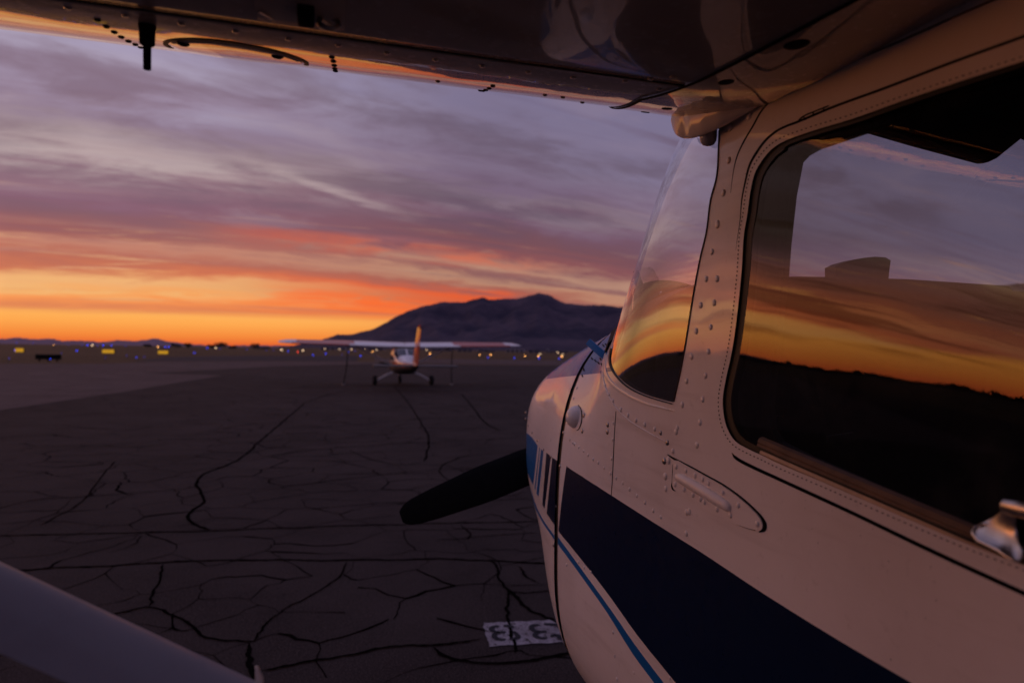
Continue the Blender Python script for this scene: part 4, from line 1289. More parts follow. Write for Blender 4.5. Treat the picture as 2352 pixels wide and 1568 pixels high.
def build_hull():
    ys = np.concatenate([np.arange(-4.2, -0.3, .22), np.arange(-0.3, 1.0, .06), np.arange(1.0, 2.781, .034), [2.78]])
    phs = np.radians(np.arange(-90, 90.1, 2.25)); phs[0] += 1e-4; phs[-1] -= 1e-4
    grid = np.array([(y, p) for y in ys for p in phs])
    V = [tuple(q) for q in lay(grid)]
    E = []

    def con(poly, closed=True, step=0.02):
        p = densify(lay(poly), step, closed)
        p[:, 1] = np.clip(p[:, 1], -(pi / 2 - 1e-4) * PHS, (pi / 2 - 1e-4) * PHS)
        b = len(V); n = len(p)
        V.extend(tuple(q) for q in p)
        for i in range(n if closed else n - 1): E.append((b + i, b + (i + 1) % n))
    for P in [win0_h, win1_h, ws_poly, door_poly, seamtop, seambot, doortop_gap, panel_gap, sill_gap, navy_poly, thin_poly, block_poly, cthin_poly, deck_poly, nose_poly] + [b for _, b in bars]:
        con(P)
    lim = pi / 2 * PHS
    for y in (FW - .018, FW + .018):
        con([(y, -pi / 2 + 1e-4), (y, pi / 2 - 1e-4)], False, .03)
    # drop grid points that crowd the constraint points
    co, ed, fc, *_ = delaunay_2d_cdt([Vector(v) for v in V], E, [], 0, 1e-5)
    co = np.array([c[:] for c in co]); fc = np.array([tuple(f) for f in fc])
    ok = (co[:, 0] >= -4.21) & (co[:, 0] <= 2.785) & (np.abs(co[:, 1]) <= lim + 1e-6)
    fc = fc[ok[fc].all(1)]
    cen = co[fc].mean(1)

    def isin(poly): return inside(cen, lay(poly))
    part = np.full(len(fc), 'fus', object)
    y = cen[:, 0]
    part[y > FW] = 'cowl'
    part[isin(door_poly) & (y < FW)] = 'door'
    part[isin(ws_poly)] = 'ws'
    part[isin(win0_h)] = 'seal'
    part[isin(win1_h)] = 'pane'
    for g in (seamtop, seambot, doortop_gap, panel_gap, sill_gap): part[isin(g)] = 'gap'
    part[(y > FW - .018) & (y < FW + .018)] = 'band'
    colr = np.zeros(len(fc), int)                       # 0 white 1 navy 2 blue
    aft = y < FW
    colr[isin(navy_poly) & aft] = 1
    colr[isin(thin_poly) & aft] = 2
    colr[isin(deck_poly)] = 2
    fwdm = y > FW
    colr[isin(nose_poly) & fwdm] = 2
    colr[isin(block_poly) & fwdm] = 2
    colr[isin(cthin_poly) & fwdm] = 2
    for k, b in bars: colr[isin(b) & fwdm] = 1 if k == 'n' else 2
    yp = np.stack([co[:, 0], co[:, 1] / PHS], -1)
    S = hS(yp[:, 0], yp[:, 1]); Nn = hN(yp[:, 0], yp[:, 1])

    def take(mask, off=0.0, flip=False):
        f = fc[mask]; u, inv = np.unique(f, return_inverse=True)
        f = inv.reshape(f.shape)
        P = S[u] + Nn[u] * off; n = Nn[u]
        if flip:
            P = P.copy(); P[:, 0] = 2 * CLX - P[:, 0]; n = n.copy(); n[:, 0] *= -1
        # orient faces with the outward normal
        q = np.cross(P[f[:, 1]] - P[f[:, 0]], P[f[:, 2]] - P[f[:, 0]])
        w = (q * n[f[:, 0]]).sum(1) < 0
        f = f.copy(); f[w] = f[w][:, ::-1]
        return P, f, n, colr[mask]

    def both(name, mask, mats, parent=AC, off=0.0, paintslots=True):
        a = take(mask, off); b = take(mask, off, True)
        P = np.vstack([a[0], b[0]]); f = np.vstack([a[1], b[1] + len(a[0])]); n = np.vstack([a[2], b[2]])
        return mesh_obj(name, P, f, mats, parent, np.concatenate([a[3], b[3]]) if paintslots else None, n)

    PM = [WHITE, NAVY, BLUE]
    parts = {}
    parts['cowl'] = both('cowling', part == 'cowl', PM)
    parts['fus'] = both('fuselage', part == 'fus', PM)
    both('windshield', part == 'ws', WSGLASS, paintslots=False)
    both('firewall_seal', part == 'band', BLACKRUB, off=-0.005, paintslots=False)
    for fl in (False, True):
        a = take(part == 'door', 0.0, fl)
        d = mesh_obj('door', a[0], a[1], PM, AC, a[3], a[2])
        a = take(part == 'seal', -0.0035, fl)
        mesh_obj('window_seal', a[0], a[1], BLACKRUB, d, None, a[2])
        a = take(part == 'pane', -0.0025, fl)
        P = a[0].copy()                       # blown pane: leans in a little more towards its rear top corner
        lean = .030 * np.clip((.99 - P[:, 1]) / .48, 0, 2.0) * (P[:, 2] - 1.34)
        P[:, 0] += lean * (-1 if fl else 1)
        mesh_obj('window_pane', P, a[1], GLASS, d, None, None)
        if not fl: parts['door'] = d
    lin = (part != 'ws') & (part != 'pane') & (y < FW)
    both('cabin_lining', lin, LINING, off=-0.016, paintslots=False)
    return parts


HP = build_hull()
COWL, FUS, DOOR = HP['cowl'], HP['fus'], HP['door']


def region(yp):
    if yp[0] > FW: return COWL
    if inside(lay([yp]), lay(door_poly))[0]: return DOOR
    return FUS


# nose bowl, bulkhead and tail closure
m = MB(); G = []
ph = np.linspace(0, 2 * pi, 48, endpoint=False)
for y, k in ((2.778, 1.0), (2.80, .95), (2.815, .82), (2.82, .6), (2.815, .35)):
    row = []
    for a in ph:
        aa = a if a <= pi / 2 or a >= 3 * pi / 2 else pi - a
        aa = (aa + pi) % (2 * pi) - pi
        s = hS(2.78, aa); z0 = 1.14
        x = s[0] if cos(a) >= 0 else 2 * CLX - s[0]
        row.append((CLX + (x - CLX) * k, y, z0 + (s[2] - z0) * k))
    G.append(row)
m.grid(np.array(G), closed_u=True); m.build('nose_bowl', BLUE, AC)
m = MB()
row = []
for a in ph:
    aa = a if a <= pi / 2 or a >= 3 * pi / 2 else pi - a
    aa = (aa + pi) % (2 * pi) - pi
    s = hS(1.785, aa); x = s[0] if cos(a) >= 0 else 2 * CLX - s[0]
    row.append((CLX + (x - CLX) * .965, 1.785, 1.1 + (s[2] - 1.1) * .965))
m.add(row, [tuple(range(48))]); m.build('firewall', SEAMB, AC, smooth=False)

# ---- propeller
PH_ = np.array([CLX, 2.90, 1.155])
m = MB(); m.lathe([(0.17, -0.08), (0.165, 0.02), (0.14, 0.12), (0.09, 0.22), (0.03, 0.28)], 'y', PH_, 28); m.build('spinner', BLUE, AC)
tipL = on_y(np.array([921.0]), np.array([1187.0]), 2.88)[0]
ax = (tipL - PH_); Lb = np.linalg.norm(ax); ax /= Lb
for s in (1, -1):
    A = ax * s; B = np.cross(A, [0, 1, 0]); B /= np.linalg.norm(B)
    if s * B[2] < 0: B = -B
    m = MB(); G = []
    for t in np.concatenate([np.linspace(0.05, .9, 14), [.94, .97, .99, 1.0]]):
        wd = np.interp(t, [0, .12, .35, .6, .85, .94, .98, 1], [.09, .11, .158, .160, .128, .108, .085, .045])
        th = np.interp(t, [0, .3, 1], [.05, .022, .006]); tw = radians(np.interp(t, [0, .3, 1], [38, 20, 8]))
        c = PH_ + A * Lb * t + np.array([0, 0, 0])
        U = B * cos(tw) + np.array([0, 1, 0]) * sin(tw); W = np.array([0, 1, 0]) * cos(tw) - B * sin(tw)
        row = []
        for a in np.linspace(0, 2 * pi, 14, endpoint=False):
            row.append(c + U * wd / 2 * cos(a) + W * th / 2 * sin(a))
        G.append(row)
    m.grid(np.array(G), closed_u=True); m.f.append(tuple(17 * 14 + k for k in range(14))); m.m.append(0)
    m.build('propeller_blade', PROPB, AC)


# ---- conformal details ------------------------------------------------------------
def hp(yp, off=0.0):
    yp = np.asarray(yp, float).reshape(-1, 2)
    return hS(yp[:, 0], yp[:, 1]) + hN(yp[:, 0], yp[:, 1]) * off


def ribbon(name, px, w, mat, parent, off=0.0008, n=5, thick=True):
    P = spline(px, n)
    ws = np.asarray(w, float) if hasattr(w, '__len__') else np.full(2, float(w))
    ws = np.interp(np.linspace(0, 1, len(P)), np.linspace(0, 1, len(ws)), ws)
    o = strip_poly(P, ws); k = len(P)
    A = hp(px2h(o[:k]), off); B = hp(px2h(o[k:][::-1]), off); M = hp(px2h(P), off * 1.6)
    A0 = hp(px2h(o[:k]), -0.001); B0 = hp(px2h(o[k:][::-1]), -0.001)
    m = MB(); m.grid(np.stack([A0, A, M, B, B0], 1))
    return m.build(name, mat, parent)


def plate(name, outline_px, h, mat, parent, fn=None, step=0.006):
    """raised conformal plate; fn(px) may add height"""
    o = np.asarray(outline_px, float)
    yp = px2h(o); l = lay(yp)
    lo, hi = l.min(0), l.max(0)
    st = max(step, (hi - lo).max() / 60)
    g = np.array([(a, b) for a in np.arange(lo[0], hi[0], st) for b in np.arange(lo[1], hi[1], st)])
    g = g[inside(g, l)] if len(g) else g
    V = [Vector(p) for p in l] + [Vector(p) for p in g]
    co, ed, fc, *_ = delaunay_2d_cdt(V, [], [list(range(len(l)))], 1, 1e-6)
    co = np.array([c[:] for c in co]); yp2 = np.stack([co[:, 0], co[:, 1] / PHS], -1)
    hh = np.full(len(co), h)
    if fn is not None: hh = hh + fn(hp(yp2))
    S = hS(yp2[:, 0], yp2[:, 1]); Nn = hN(yp2[:, 0], yp2[:, 1])
    T = S + Nn * hh[:, None]
    m = MB(); m.add(T, [tuple(f) for f in fc])
    rim_t = hp(yp, h); rim_b = hp(yp, -0.001)
    G = np.stack([np.vstack([rim_t, rim_t[:1]]), np.vstack([rim_b, rim_b[:1]])], 0)
    m.grid(G)
    return m.build(name, mat, parent)


def dome_mesh(name, r, h, mat, seg=8):
    m = MB(); m.lathe([(r * 1.04, -0.0005), (r, h * .25), (r * .82, h * .68), (r * .5, h * .93), (r * .15, h)], 'z', (0, 0, 0), seg)
    o = m.build(name, mat, None, sharp=False)
    me = o.data; bpy.data.objects.remove(o)
    return me


RIV_L = dome_mesh('rivet', .0058, .0026, WHITE, 10)
RIV_S = dome_mesh('rivet_small', .0040, .0022, WHITE, 8)
RIV_P = dome_mesh('rivet_pale', .0050, .0028, WHITE, 8)
SCREW = dome_mesh('screw', .0068, .0034, STEEL, 12)
SCREW_S = dome_mesh('screw_small', .0048, .0026, STEEL, 10)


def put(name, me, px, scale=1.0, off=0.0, parent=None):
    yp = px2h([px])[0]
    P = hS(yp[0], yp[1]); n = hN(np.array([yp[0]]), np.array([yp[1]]))[0]
    par = parent or region(yp)
    o = bpy.data.objects.new(name, me); COL.objects.link(o); o.parent = par
    q = Vector(n).to_track_quat('Z', 'Y')
    o.matrix_local = Matrix.Translation(Vector(P + n * off) - world_off(par)) @ q.to_matrix().to_4x4() @ Matrix.Diagonal((scale, scale, scale, 1))
    return o


def crop(x0, y0, k, pts): return [(x0 + a * k, y0 + b * k) for a, b in pts]


post = crop(1548, 516.8, .3418, [(293, 0), (255, 180), (217, 362), (290, 362), (180, 538), (270, 522), (150, 712), (248, 685), (118, 883), (232, 850), (85, 1047), (212, 1012), (55, 1207), (193, 1170), (23, 1363), (175, 1325), (153, 1478)]) + crop(1548, 0, .3418, [(505, 785), (378, 860), (367, 1078), (332, 1297), (292, 1500)])
post += [(1576.7, 1176), (1583, 1174.5), (1576.4, 1224.6), (1553, 991), (1529, 1122), (1601, 1022)]
for p in post: put('rivet', RIV_L, p, 1.0 + random.uniform(-.06, .06))
trimr = crop(803.9, 516.8, .3418, [(1700, 1018), (1715, 1080), (1742, 1140), (1767, 1182), (1820, 1238), (1868, 1278), (1922, 1312), (1980, 1340), (2048, 1370), (2170, 1518)])
for p in trimr: put('rivet', RIV_P, p, 1.0 + random.uniform(-.08, .08))
small = crop(803.9, 516.8, .3418, [(1770, 1330), (1765, 1440), (1498, 1460), (1510, 1470), (1538, 1492), (1570, 1518), (1600, 1545), (1478, 1440), (1525, 1095), (1503, 1165)]) + \
    crop(803.9, 1034, .3418, [(1635, 60), (1668, 82), (1707, 118), (1788, 185), (1833, 220), (1880, 260), (1928, 305), (1982, 350), (2038, 405), (2087, 447), (2172, 10), (1907, 1493), (2150, 1525), (1768, 1220), (1778, 1380), (1455, 768), (1575, 785), (1535, 750), (1620, 815), (1793, 1535), (1757, 55), (1750, 155)])
small += [(1446.1, 1123.8), (1462.8, 1138.2), (1481, 1153.6), (1501, 1172.4), (1517.5, 1187)]
for p in small: put('rivet', RIV_S, p, 1.0 + random.uniform(-.1, .1))
for p in crop(803.9, 516.8, .3418, [(1168 + 14, 1258), (1182, 1300), (1200, 1345), (1225, 1393), (1260, 1445), (1303, 1505), (1435, 1395), (1350, 1555), (1412, 1620)]): put('cowl_fastener', SCREW_S, p, 1.15)
for p in crop(803.9, 516.8, .3418, [(1573, 1277), (1563, 1383), (1733, 1340), (1731, 1388)]): put('cowl_fastener', SCREW, p, .95)
put('cowl_fastener', SCREW_S, (1272, 1251), 1.2)
put('screw', SCREW_S, (1533, 1016.5), 1.1); put('screw', SCREW, (1526, 1058.5), 1.0); put('rivet', RIV_L, (1535.5, 1057), 1.25); put('rivet', RIV_L, (1528, 1093.5), 1.25)
put('screw', SCREW_S, crop(803.9, 516.8, .3418, [(2088, 1395)])[0], 1.0); put('screw', SCREW_S, crop(803.9, 516.8, .3418, [(2135, 1460)])[0], 1.1)

# hinge plate with its pressed blister
HX = lambda pts: crop(1435.5, 1004.9, .1709, pts)
hinge_out = spline(HX([(672, 300), (900, 405), (1100, 515), (1330, 645), (1550, 805), (1750, 985), (1835, 1085), (1868, 1180), (1845, 1238), (1790, 1238), (1600, 1190), (1300, 1060), (1000, 880), (750, 742), (675, 690), (655, 640), (662, 450)]), 3, True)
hinge = plate('hinge_plate', hinge_out, 0.0028, WHITE, DOOR, None, 0.004)
BA = spline(HX([(690, 515), (800, 560), (960, 650), (1120, 745), (1290, 850), (1400, 920), (1442, 948)]), 4)
BW = hp(px2h(BA), .0018)
bt = np.linspace(0, 1, len(BW)); br = np.interp(bt, [0, .03, .10, .3, .6, .85, .97, 1], [.0015, .006, .0092, .0108, .0105, .0085, .0062, .0045])
m = MB(); m.tube([q for q in BW], list(br), 18); m.build('hinge_blister', WHITE, hinge, sharp=False)
ribbon('hinge_sealant', HX([(575, 225), (672, 285), (760, 325), (900, 395), (1100, 505), (1330, 632), (1560, 795), (1760, 975), (1850, 1080), (1885, 1170), (1870, 1235), (1815, 1262)]), [1.2, 4.5, 2.5, 2.2, 2.5, 2.5, 3, 3.5, 6.5, 8, 3], SEAMB, DOOR, .0016)
ribbon('hinge_sealant', HX([(680, 300), (660, 350), (652, 450), (645, 600), (640, 645), (655, 690), (690, 712)]), [4.5, 3.2, 2.8, 2.8, 4.0, 4.5, 3.0], SEAMB, DOOR, .0016)
ribbon('hinge_sealant', HX([(700, 705), (760, 745), (920, 830), (990, 868), (1200, 1000), (1420, 1115), (1600, 1195), (1760, 1245)]), [1.5, 1.2, 2.4, 1.2, 1.0, 1.6, 2.2, 1.5], BROWNP, DOOR, .0010)
for p in HX([(705, 385), (835, 445), (960, 510), (1062, 560), (1140, 610), (1333, 735), (1543, 905), (1800, 1155), (693, 625), (812, 690), (933, 765), (1033, 820), (1088, 862), (1257, 960), (1438, 1040)]):
    put('rivet', RIV_P, p, 1.0, .0026, DOOR)

# windshield retainer strip and its edge
ribbon('windshield_retainer', [(1392, 800), (1389, 826), (1388, 846), (1396, 868), (1416, 890), (1445, 909), (1480, 925), (1520, 936), (1550, 943)], [2, 6, 8, 8, 8, 7, 5, .5], WHITE, FUS, .0016)
ribbon('fairing_edge', [(1384, 842), (1385, 866), (1392, 893), (1409, 927), (1440, 961), (1487, 991), (1530, 1014)], [2.2, 2.4, 2.6, 2.8, 2.6, 2.2, 1.0], WHITE, FUS, .0016)
ribbon('windshield_gasket', [(1404, 800), (1400.5, 824), (1402.5, 839), (1414, 860), (1438.5, 885), (1469, 902.5), (1504, 915.5), (1546, 927)], [3, 3.2, 3.2, 3.5, 3.5, 3, 2.6], BLACKRUB, FUS, .0022)
ribbon('post_seal', [(1548.5, 922), (1567.5, 834), (1588, 708), (1601.5, 630), (1610, 588), (1623, 534), (1633, 458), (1646.5, 407), (1651, 342), (1652.5, 300)], [1.8, 1.6], BROWNP, FUS, .0014)
# dashed stitching of the window rubber
st = inset(win0, -9.5)
d = 0
m = MB(); acc = []
sp = densify(st, 1.0)
keep = [p for p in sp if p[0] < 2420 and -30 < p[1] < 1420 and p[0] > 0]
run = 0; cur = []
for a in keep:
    sc = 1.0 + 0.9 * max(0, (a[0] - 1750) / 600)
    cur.append(a); run += 1
    if run >= 9.5 * sc:
        k = max(3, int(5.0 * sc)); acc.append(cur[:k]); cur = []; run = 0
for c in acc:
    p0, p1 = np.array(c[0]), np.array(c[-1])
    t = (p1 - p0) / (np.linalg.norm(p1 - p0) + 1e-9); nn = np.array([-t[1], t[0]]) * 1.15
    Q = hp(px2h([p0 - nn, p1 - nn, p1 + nn, p0 + nn]), .0006)
    m.add(Q, [(0, 1, 2, 3)])
m.build('window_stitching', SEAMB, DOOR, smooth=False, kind='stuff')
# release-catch links in the top seam
ribbon('catch_link', [(1835, 276), (1845, 268), (1870, 257), (1905, 243)], [2.2, 2.6, 2.6, 2.6], SEAMB, DOOR, .0008)
for a in ((1846, 268, 1851, 276), (1868, 258, 1868.5, 266), (1891, 249, 1893, 256)):
    ribbon('catch_link', [a[:2], a[2:]], 2.2, SEAMB, DOOR, .0008)

# cowl primer bulge, its arc, deck slots and the vent tab
m = MB(); kb = px2h([(1321.5, 957)])[0]; KP = hS(*kb); KN = hN(np.array([kb[0]]), np.array([kb[1]]))[0]
Rq = np.array(Vector(KN).to_track_quat('Z', 'Y').to_matrix())
m.lathe([(.031, -.003), (.0295, .005), (.025, .014), (.017, .021), (.007, .0245)], 'z', KP, 24, R=Rq); m.build('cowl_blister', WHITE, FUS)
ribbon('blister_edge', crop(1148.4, 717.8, .3296, [(545, 642), (562, 665), (571, 705), (570, 750), (562, 785), (545, 815), (535, 820)]), [1.0, 1.8, 2.2, 2.2, 1.8, 1.2], SEAMB, FUS, .0008)
for a in [(1384, 791, 1388, 796), (1390, 789, 1394, 793.5), (1396, 788, 1399, 792), (1358, 821, 1362, 826), (1366, 826, 1370, 831), (1373, 831, 1377, 836), (1381, 834, 1384, 840), (1394, 798, 1397, 803), (1378, 822, 1381, 827), (1340, 845, 1342, 852), (1337, 860, 1338.5, 866)]:
    ribbon('deck_slot', [a[:2], a[2:]], 2.6, SEAMB, FUS, .0008)
tp = px2h([(1388, 817)])[0]; TP = hS(*tp); TN = hN(np.array([tp[0]]), np.array([tp[1]]))[0]
tipv = at_depth(np.array([1349.0]), np.array([783.0]), 1.80)[0]
v1 = tipv - TP; L1 = np.linalg.norm(v1); v1 /= L1
v2 = np.cross(v1, [0.3, 0.9, 0.1]); v2 /= np.linalg.norm(v2); v3 = np.cross(v1, v2)
m = MB(); m.box((TP + tipv) / 2 - v1 * .008, (L1 + .01, .019, .006), R=np.stack([v1, v2, v3], 1), bev=.0025); m.build('vent_tab', BLUE, FUS)

# ---- glareshield, instruments, visor, trim, seats -------------------------------------
def inx(px, py, Y): return on_y(np.array([px], float), np.array([py], float), Y)[0]


YD = 1.40
pp = [(1470, 735), (1487, 705), (1510, 686), (1550, 667), (1600, 652), (1680, 643), (1797, 640), (1920, 642), (2045, 646), (2150, 653), (2270, 661), (2280, 672), (2352, 679), (2420, 686)]
def dash_y(a): return YD - .15 * np.clip((a - 1600) / 700, 0, 1.1)
prof = [inx(a, b, dash_y(a)) for a, b in pp]
pr = [(max(p[0], CLX - .50), p[1], p[2]) for p in prof if p[0] < CLX + .49]
pr += [(CLX + .495, pr[-1][1], 1.62)]
m = MB(); G = []
for dy, dz in ((-.06, -.10), (-.06, -.015), (-.05, 0), (.0, .0), (.10, -.012), (.20, -.05), (.30, -.16)):
    G.append([(x, y + dy, z + dz) for x, y, z in pr])
m.grid(np.array(G)); G2 = [[(x, y - .055, z - .10) for x, y, z in pr], [(x, y - .03, .95) for x, y, z in pr]]
m.grid(np.array(G2))
PANEL = m.build('instrument_panel', DASHM, AC)
yh_ = dash_y(1980)
m = MB(); hood = [inx(a, b, yh_) for a, b in [(1920, 652), (1919, 612), (1935, 604), (1960, 597), (1985, 592), (2010, 589.5), (2034, 591), (2046, 598), (2043, 620), (2039, 655)]]
m.prism([(h[0], h[2]) for h in hood], yh_, yh_ + .035); m.build('instrument_hood', DASHM, PANEL, smooth=False)
# compass bracket seen through the windshield
m = MB(); cp = [inx(a, b, 1.47) for a, b in [(1457, 622), (1472, 616), (1490, 613), (1500, 618), (1512, 640), (1519, 668), (1514, 681), (1478, 700), (1463, 716), (1453, 712)]]
m.prism([(h[0], h[2]) for h in cp], 1.468, 1.474); m.build('windshield_card', thin_glass('card_plastic', (0.90, .88, .88), 2.6), PANEL, smooth=False)
m = MB(); cp = [inx(a, b, 1.465) for a, b in [(1455, 623), (1464, 622), (1474, 652), (1470, 668), (1470, 690), (1463, 718), (1453, 712), (1457, 694), (1466, 682), (1460, 655)]]
m.prism([(h[0], h[2]) for h in cp], 1.458, 1.466); m.build('card_bracket', DASHM, PANEL, smooth=False)
# sun visor
m = MB(); vs = [inx(a, b, 1.12) for a, b in [(1990, 302), (2100, 334), (2238, 371), (2252, 374.5), (2266, 373.5), (2284, 365), (2330, 328), (2420, 255), (2430, 150), (1985, 150)]]
m.prism([(h[0], h[2]) for h in vs], 1.115, 1.127); m.build('sun_visor', VISORM, AC, smooth=False)
# inner window frame: post and header trim standing off the skin
XI = CLX - .498
def tx(px, py): d = ray(np.array([px], float), np.array([py], float))[0]; q = CAMP + d * ((XI - CAMP[0]) / d[0]); return (q[1], q[2])
outer = [(1.05, 2.0), (1.05, .95), (-.10, .95), (-.10, 2.0)]
hole = [tx(a, b) for a, b in [(1990, 301), (1920, 325), (1870, 342), (1845, 356), (1830, 372), (1815, 450), (1803, 560), (1797, 640), (1778, 800), (1766, 930), (1770, 985), (1790, 1015), (1850, 1046), (2100, 1155), (2352, 1258), (2700, 1400)]] + [(.03, 1.33), (.03, 1.86)]
V = [Vector(q) for q in outer + hole]
co, ed, fc, *_ = delaunay_2d_cdt(V, [(i, (i + 1) % 4) for i in range(4)] + [(4 + i, 4 + (i + 1) % len(hole)) for i in range(len(hole))], [], 0, 1e-6)
co = np.array([c[:] for c in co]); fc = [tuple(f) for f in fc]
cen = np.array([co[list(f)].mean(0) for f in fc]); hin = inside(cen, np.array(hole))
fc = [f for f, h in zip(fc, hin) if not h]
for s, nm in ((1, 'left'), (-1, 'right')):
    X = CLX - s * (CLX - XI)
    m = MB()
    m.add([(X, a, b) for a, b in co], fc); m.add([(X + s * .012, a, b) for a, b in co], fc)
    H = np.array([(X, a, b) for a, b in hole + hole[:1]]); m.grid(np.stack([H, H + [s * .012, 0, 0]], 0))
    m.build('window_trim', TRIM, AC, smooth=False)
# sill ledge: three soft mouldings along the window foot
for k, (a, b, w) in enumerate([((1750, 1014), (2300, 1250), 10), ((1745, 1024), (2300, 1266), 7), ((1752, 1040), (2300, 1283), 7)]):
    Xs = CLX - .541 - .003 * k
    pts = []
    for t in np.linspace(-.0, 1.25, 8):
        d = ray(np.array([a[0] + (b[0] - a[0]) * t]), np.array([a[1] + (b[1] - a[1]) * t]))[0]
        q = CAMP + d * ((Xs - CAMP[0]) / d[0]); pts.append(q)
    m = MB(); m.tube(pts, .006 if k else .008, 8); m.build('sill_moulding', SILLM, AC)
# seats
for sx in (-.24, .24):
    st_ = empty('seat', (CLX + sx, 0.35, 0.0)); st_.parent = AC; st_.location = (sx, -0.55, 0)
    m = MB(); m.box((CLX + sx, .42, 1.02), (.42, .46, .14), bev=.04); m.build('seat_cushion', SEATM, st_)
    m = MB(); m.box((CLX + sx, .10, 1.32), (.42, .13, .56), R=np.array(Matrix.Rotation(radians(-12), 3, 'X')), bev=.05); m.build('seat_back', SEATM, st_)
# a chrome chip added for a bright glint, and a placard behind the glass
m = MB(); q = inx(1790, 956, 1.02); m.box(q, (.010, .006, .0025)); m.build('glint_chip', CHROME, AC, smooth=False)
m = MB(); q = inx(1930, 1005, .92); m.box(q, (.05, .004, .012), R=np.array(Matrix.Rotation(radians(-6), 3, 'Y'))); m.build('placard', TRIM, AC, smooth=False)

# ---- door handle ---------------------------------------------------------------------
XH = CLX - .556
def wx(px, py, X):
    d = ray(np.array([px], float), np.array([py], float))[0]; return CAMP + d * ((X - CAMP[0]) / d[0])
HB = [(2230, 1226, .010), (2236, 1208, .006), (2256, 1202, .006), (2300, 1222, .008), (2340, 1246, .012), (2350, 1272, .026), (2338, 1290, .030), (2290, 1264, .026)]
def hring(k, cx, cy, dx, kx=1.0):
    return spline([wx(cx + (a - 2292) * k, cy + (b - 1242) * k, XH - dx - o * k * kx) for a, b, o in HB], 3, True)
HND = MB(); HND.grid(np.array([hring(1.0, 2292, 1244, -.012), hring(1.0, 2292, 1242, 0.002), hring(.93, 2293, 1238, .001), hring(.72, 2299, 1224, -.001), hring(.48, 2308, 1204, .002), hring(.34, 2315, 1188, .006), hring(.28, 2319, 1174, .012), hring(.25, 2320, 1168, .016)]), closed_u=True); HND = HND.build('door_handle', SATIN, DOOR, sharp=False)
lv0, lv1, lv2 = wx(2299, 1161, XH - .024), wx(2352, 1172, XH - .024), wx(2440, 1194, XH - .022)
m = MB(); m.tube([lv0 + (lv1 - lv0) * .0, lv0 + (lv1 - lv0) * .12, lv1, lv2], [.0035, .0065, .0075, .0075], 12, squash=.55); m.build('lever', SATIN, HND)

# ---- wing ---------------------------------------------------------------------------
def naca(n=46, m_=.02, p_=.4, t=.12):
    x = (1 - np.cos(np.linspace(0, pi, n))) / 2
    yt = 5 * t * (.2969 * np.sqrt(x) - .126 * x - .3516 * x**2 + .2843 * x**3 - .1036 * x**4)
    yc = np.where(x < p_, m_ / p_**2 * (2 * p_ * x - x * x), m_ / (1 - p_)**2 * (1 - 2 * p_ + 2 * p_ * x - x * x))
    return x, yc - yt, yc + yt


WC = 1.6
nx, nl, nu = naca()
# lower leading edge drawn from its slope: nearly flat at the panel seam, then a long easy curve up to the nose
_ys = np.linspace(.70, 1.265, 500)
_sl = np.interp(_ys, [.70, .80, .85, .92, 1.0, 1.08, 1.155, 1.20, 1.24, 1.26, 1.265], [0.0, 2.0, 6.0, 10.5, 14.0, 17.5, 22, 32, 55, 80, 84])
_zs = np.concatenate([[0], np.cumsum(np.tan(np.radians((_sl[1:] + _sl[:-1]) / 2)) * np.diff(_ys))])
_zs += 1.9975 - np.interp(1.155, _ys, _zs)
LEY, LEZ = float(_ys[-1]), float(_zs[-1])


def wing_z(X): return 0.012 * (0.517 - X) / .98


def wing_low(Y):
    Y = np.asarray(Y, float)
    aft = _zs[0] - (.70 - Y) * .002 + np.clip(.2 - Y, 0, 9)**2 * .10
    return np.where(Y >= .70, np.interp(Y, _ys, _zs), aft)


GROOVE = 0.852
low = [(float(q), float(wing_low(q)), 0) for q in np.concatenate([np.linspace(LEY, 1.20, 12), np.linspace(1.19, .70, 34), np.linspace(.66, LEY - WC, 14)])]
i = next(k for k, q in enumerate(low) if q[0] < GROOVE + .003)
gz = float(wing_low(GROOVE))
low = low[:i] + [(GROOVE + .0025, gz, 0), (GROOVE + .002, gz + .004, 1), (GROOVE - .002, gz + .004, 1), (GROOVE - .0025, gz, 0)] + [q for q in low[i:] if q[0] < GROOVE - .004]
_te = low[-1][1]
upp = [(LEY - a * WC, (LEZ * (1 - a) + _te * a) + b * WC * .95, 0) for a, b in zip(nx, nu)][1:-1]
ring = upp[::-1] + low          # trailing edge top -> leading edge -> lower aft


def root_x(Y): return 0.473 + 0.165 * (0.86 - np.clip(Y, .2, .95)) + .20 * np.clip(Y - .95, 0, .3)


def build_wing(side):
    m = MB(); G = []
    for s in np.concatenate([[0, .02], np.linspace(.08, 1, 30)]):
        row = []
        for (Y, Z, g) in ring:
            X = root_x(Y) * (1 - s) + (-3.9) * s
            row.append((X if side > 0 else 2 * CLX - X, Y, Z + wing_z(X)))
        G.append(row)
    m.grid(np.array(G))
    mi = []
    n = len(ring)
    for a in range(len(G) - 1):
        for b in range(n - 1):
            mi.append(1 if (ring[b][2] or ring[b + 1][2]) and abs(ring[b][0] - GROOVE) < .004 and abs(ring[b + 1][0] - GROOVE) < .004 else 0)
    m.m = mi
    # close the tip
    k = len(G) - 1
    m.f.append(tuple(k * n + q for q in range(n))); m.m.append(0)
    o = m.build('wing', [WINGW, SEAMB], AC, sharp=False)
    bm = bmesh.new(); bm.from_mesh(o.data)
    bm.free()
    return o


WING = build_wing(1)
build_wing(-1)
wv = [(np.array(v.co) + np.array(world_off(WING))).tolist() for v in WING.data.vertices]
WBVH = BVHTree.FromPolygons(wv, [tuple(p.vertices) for p in WING.data.polygons])


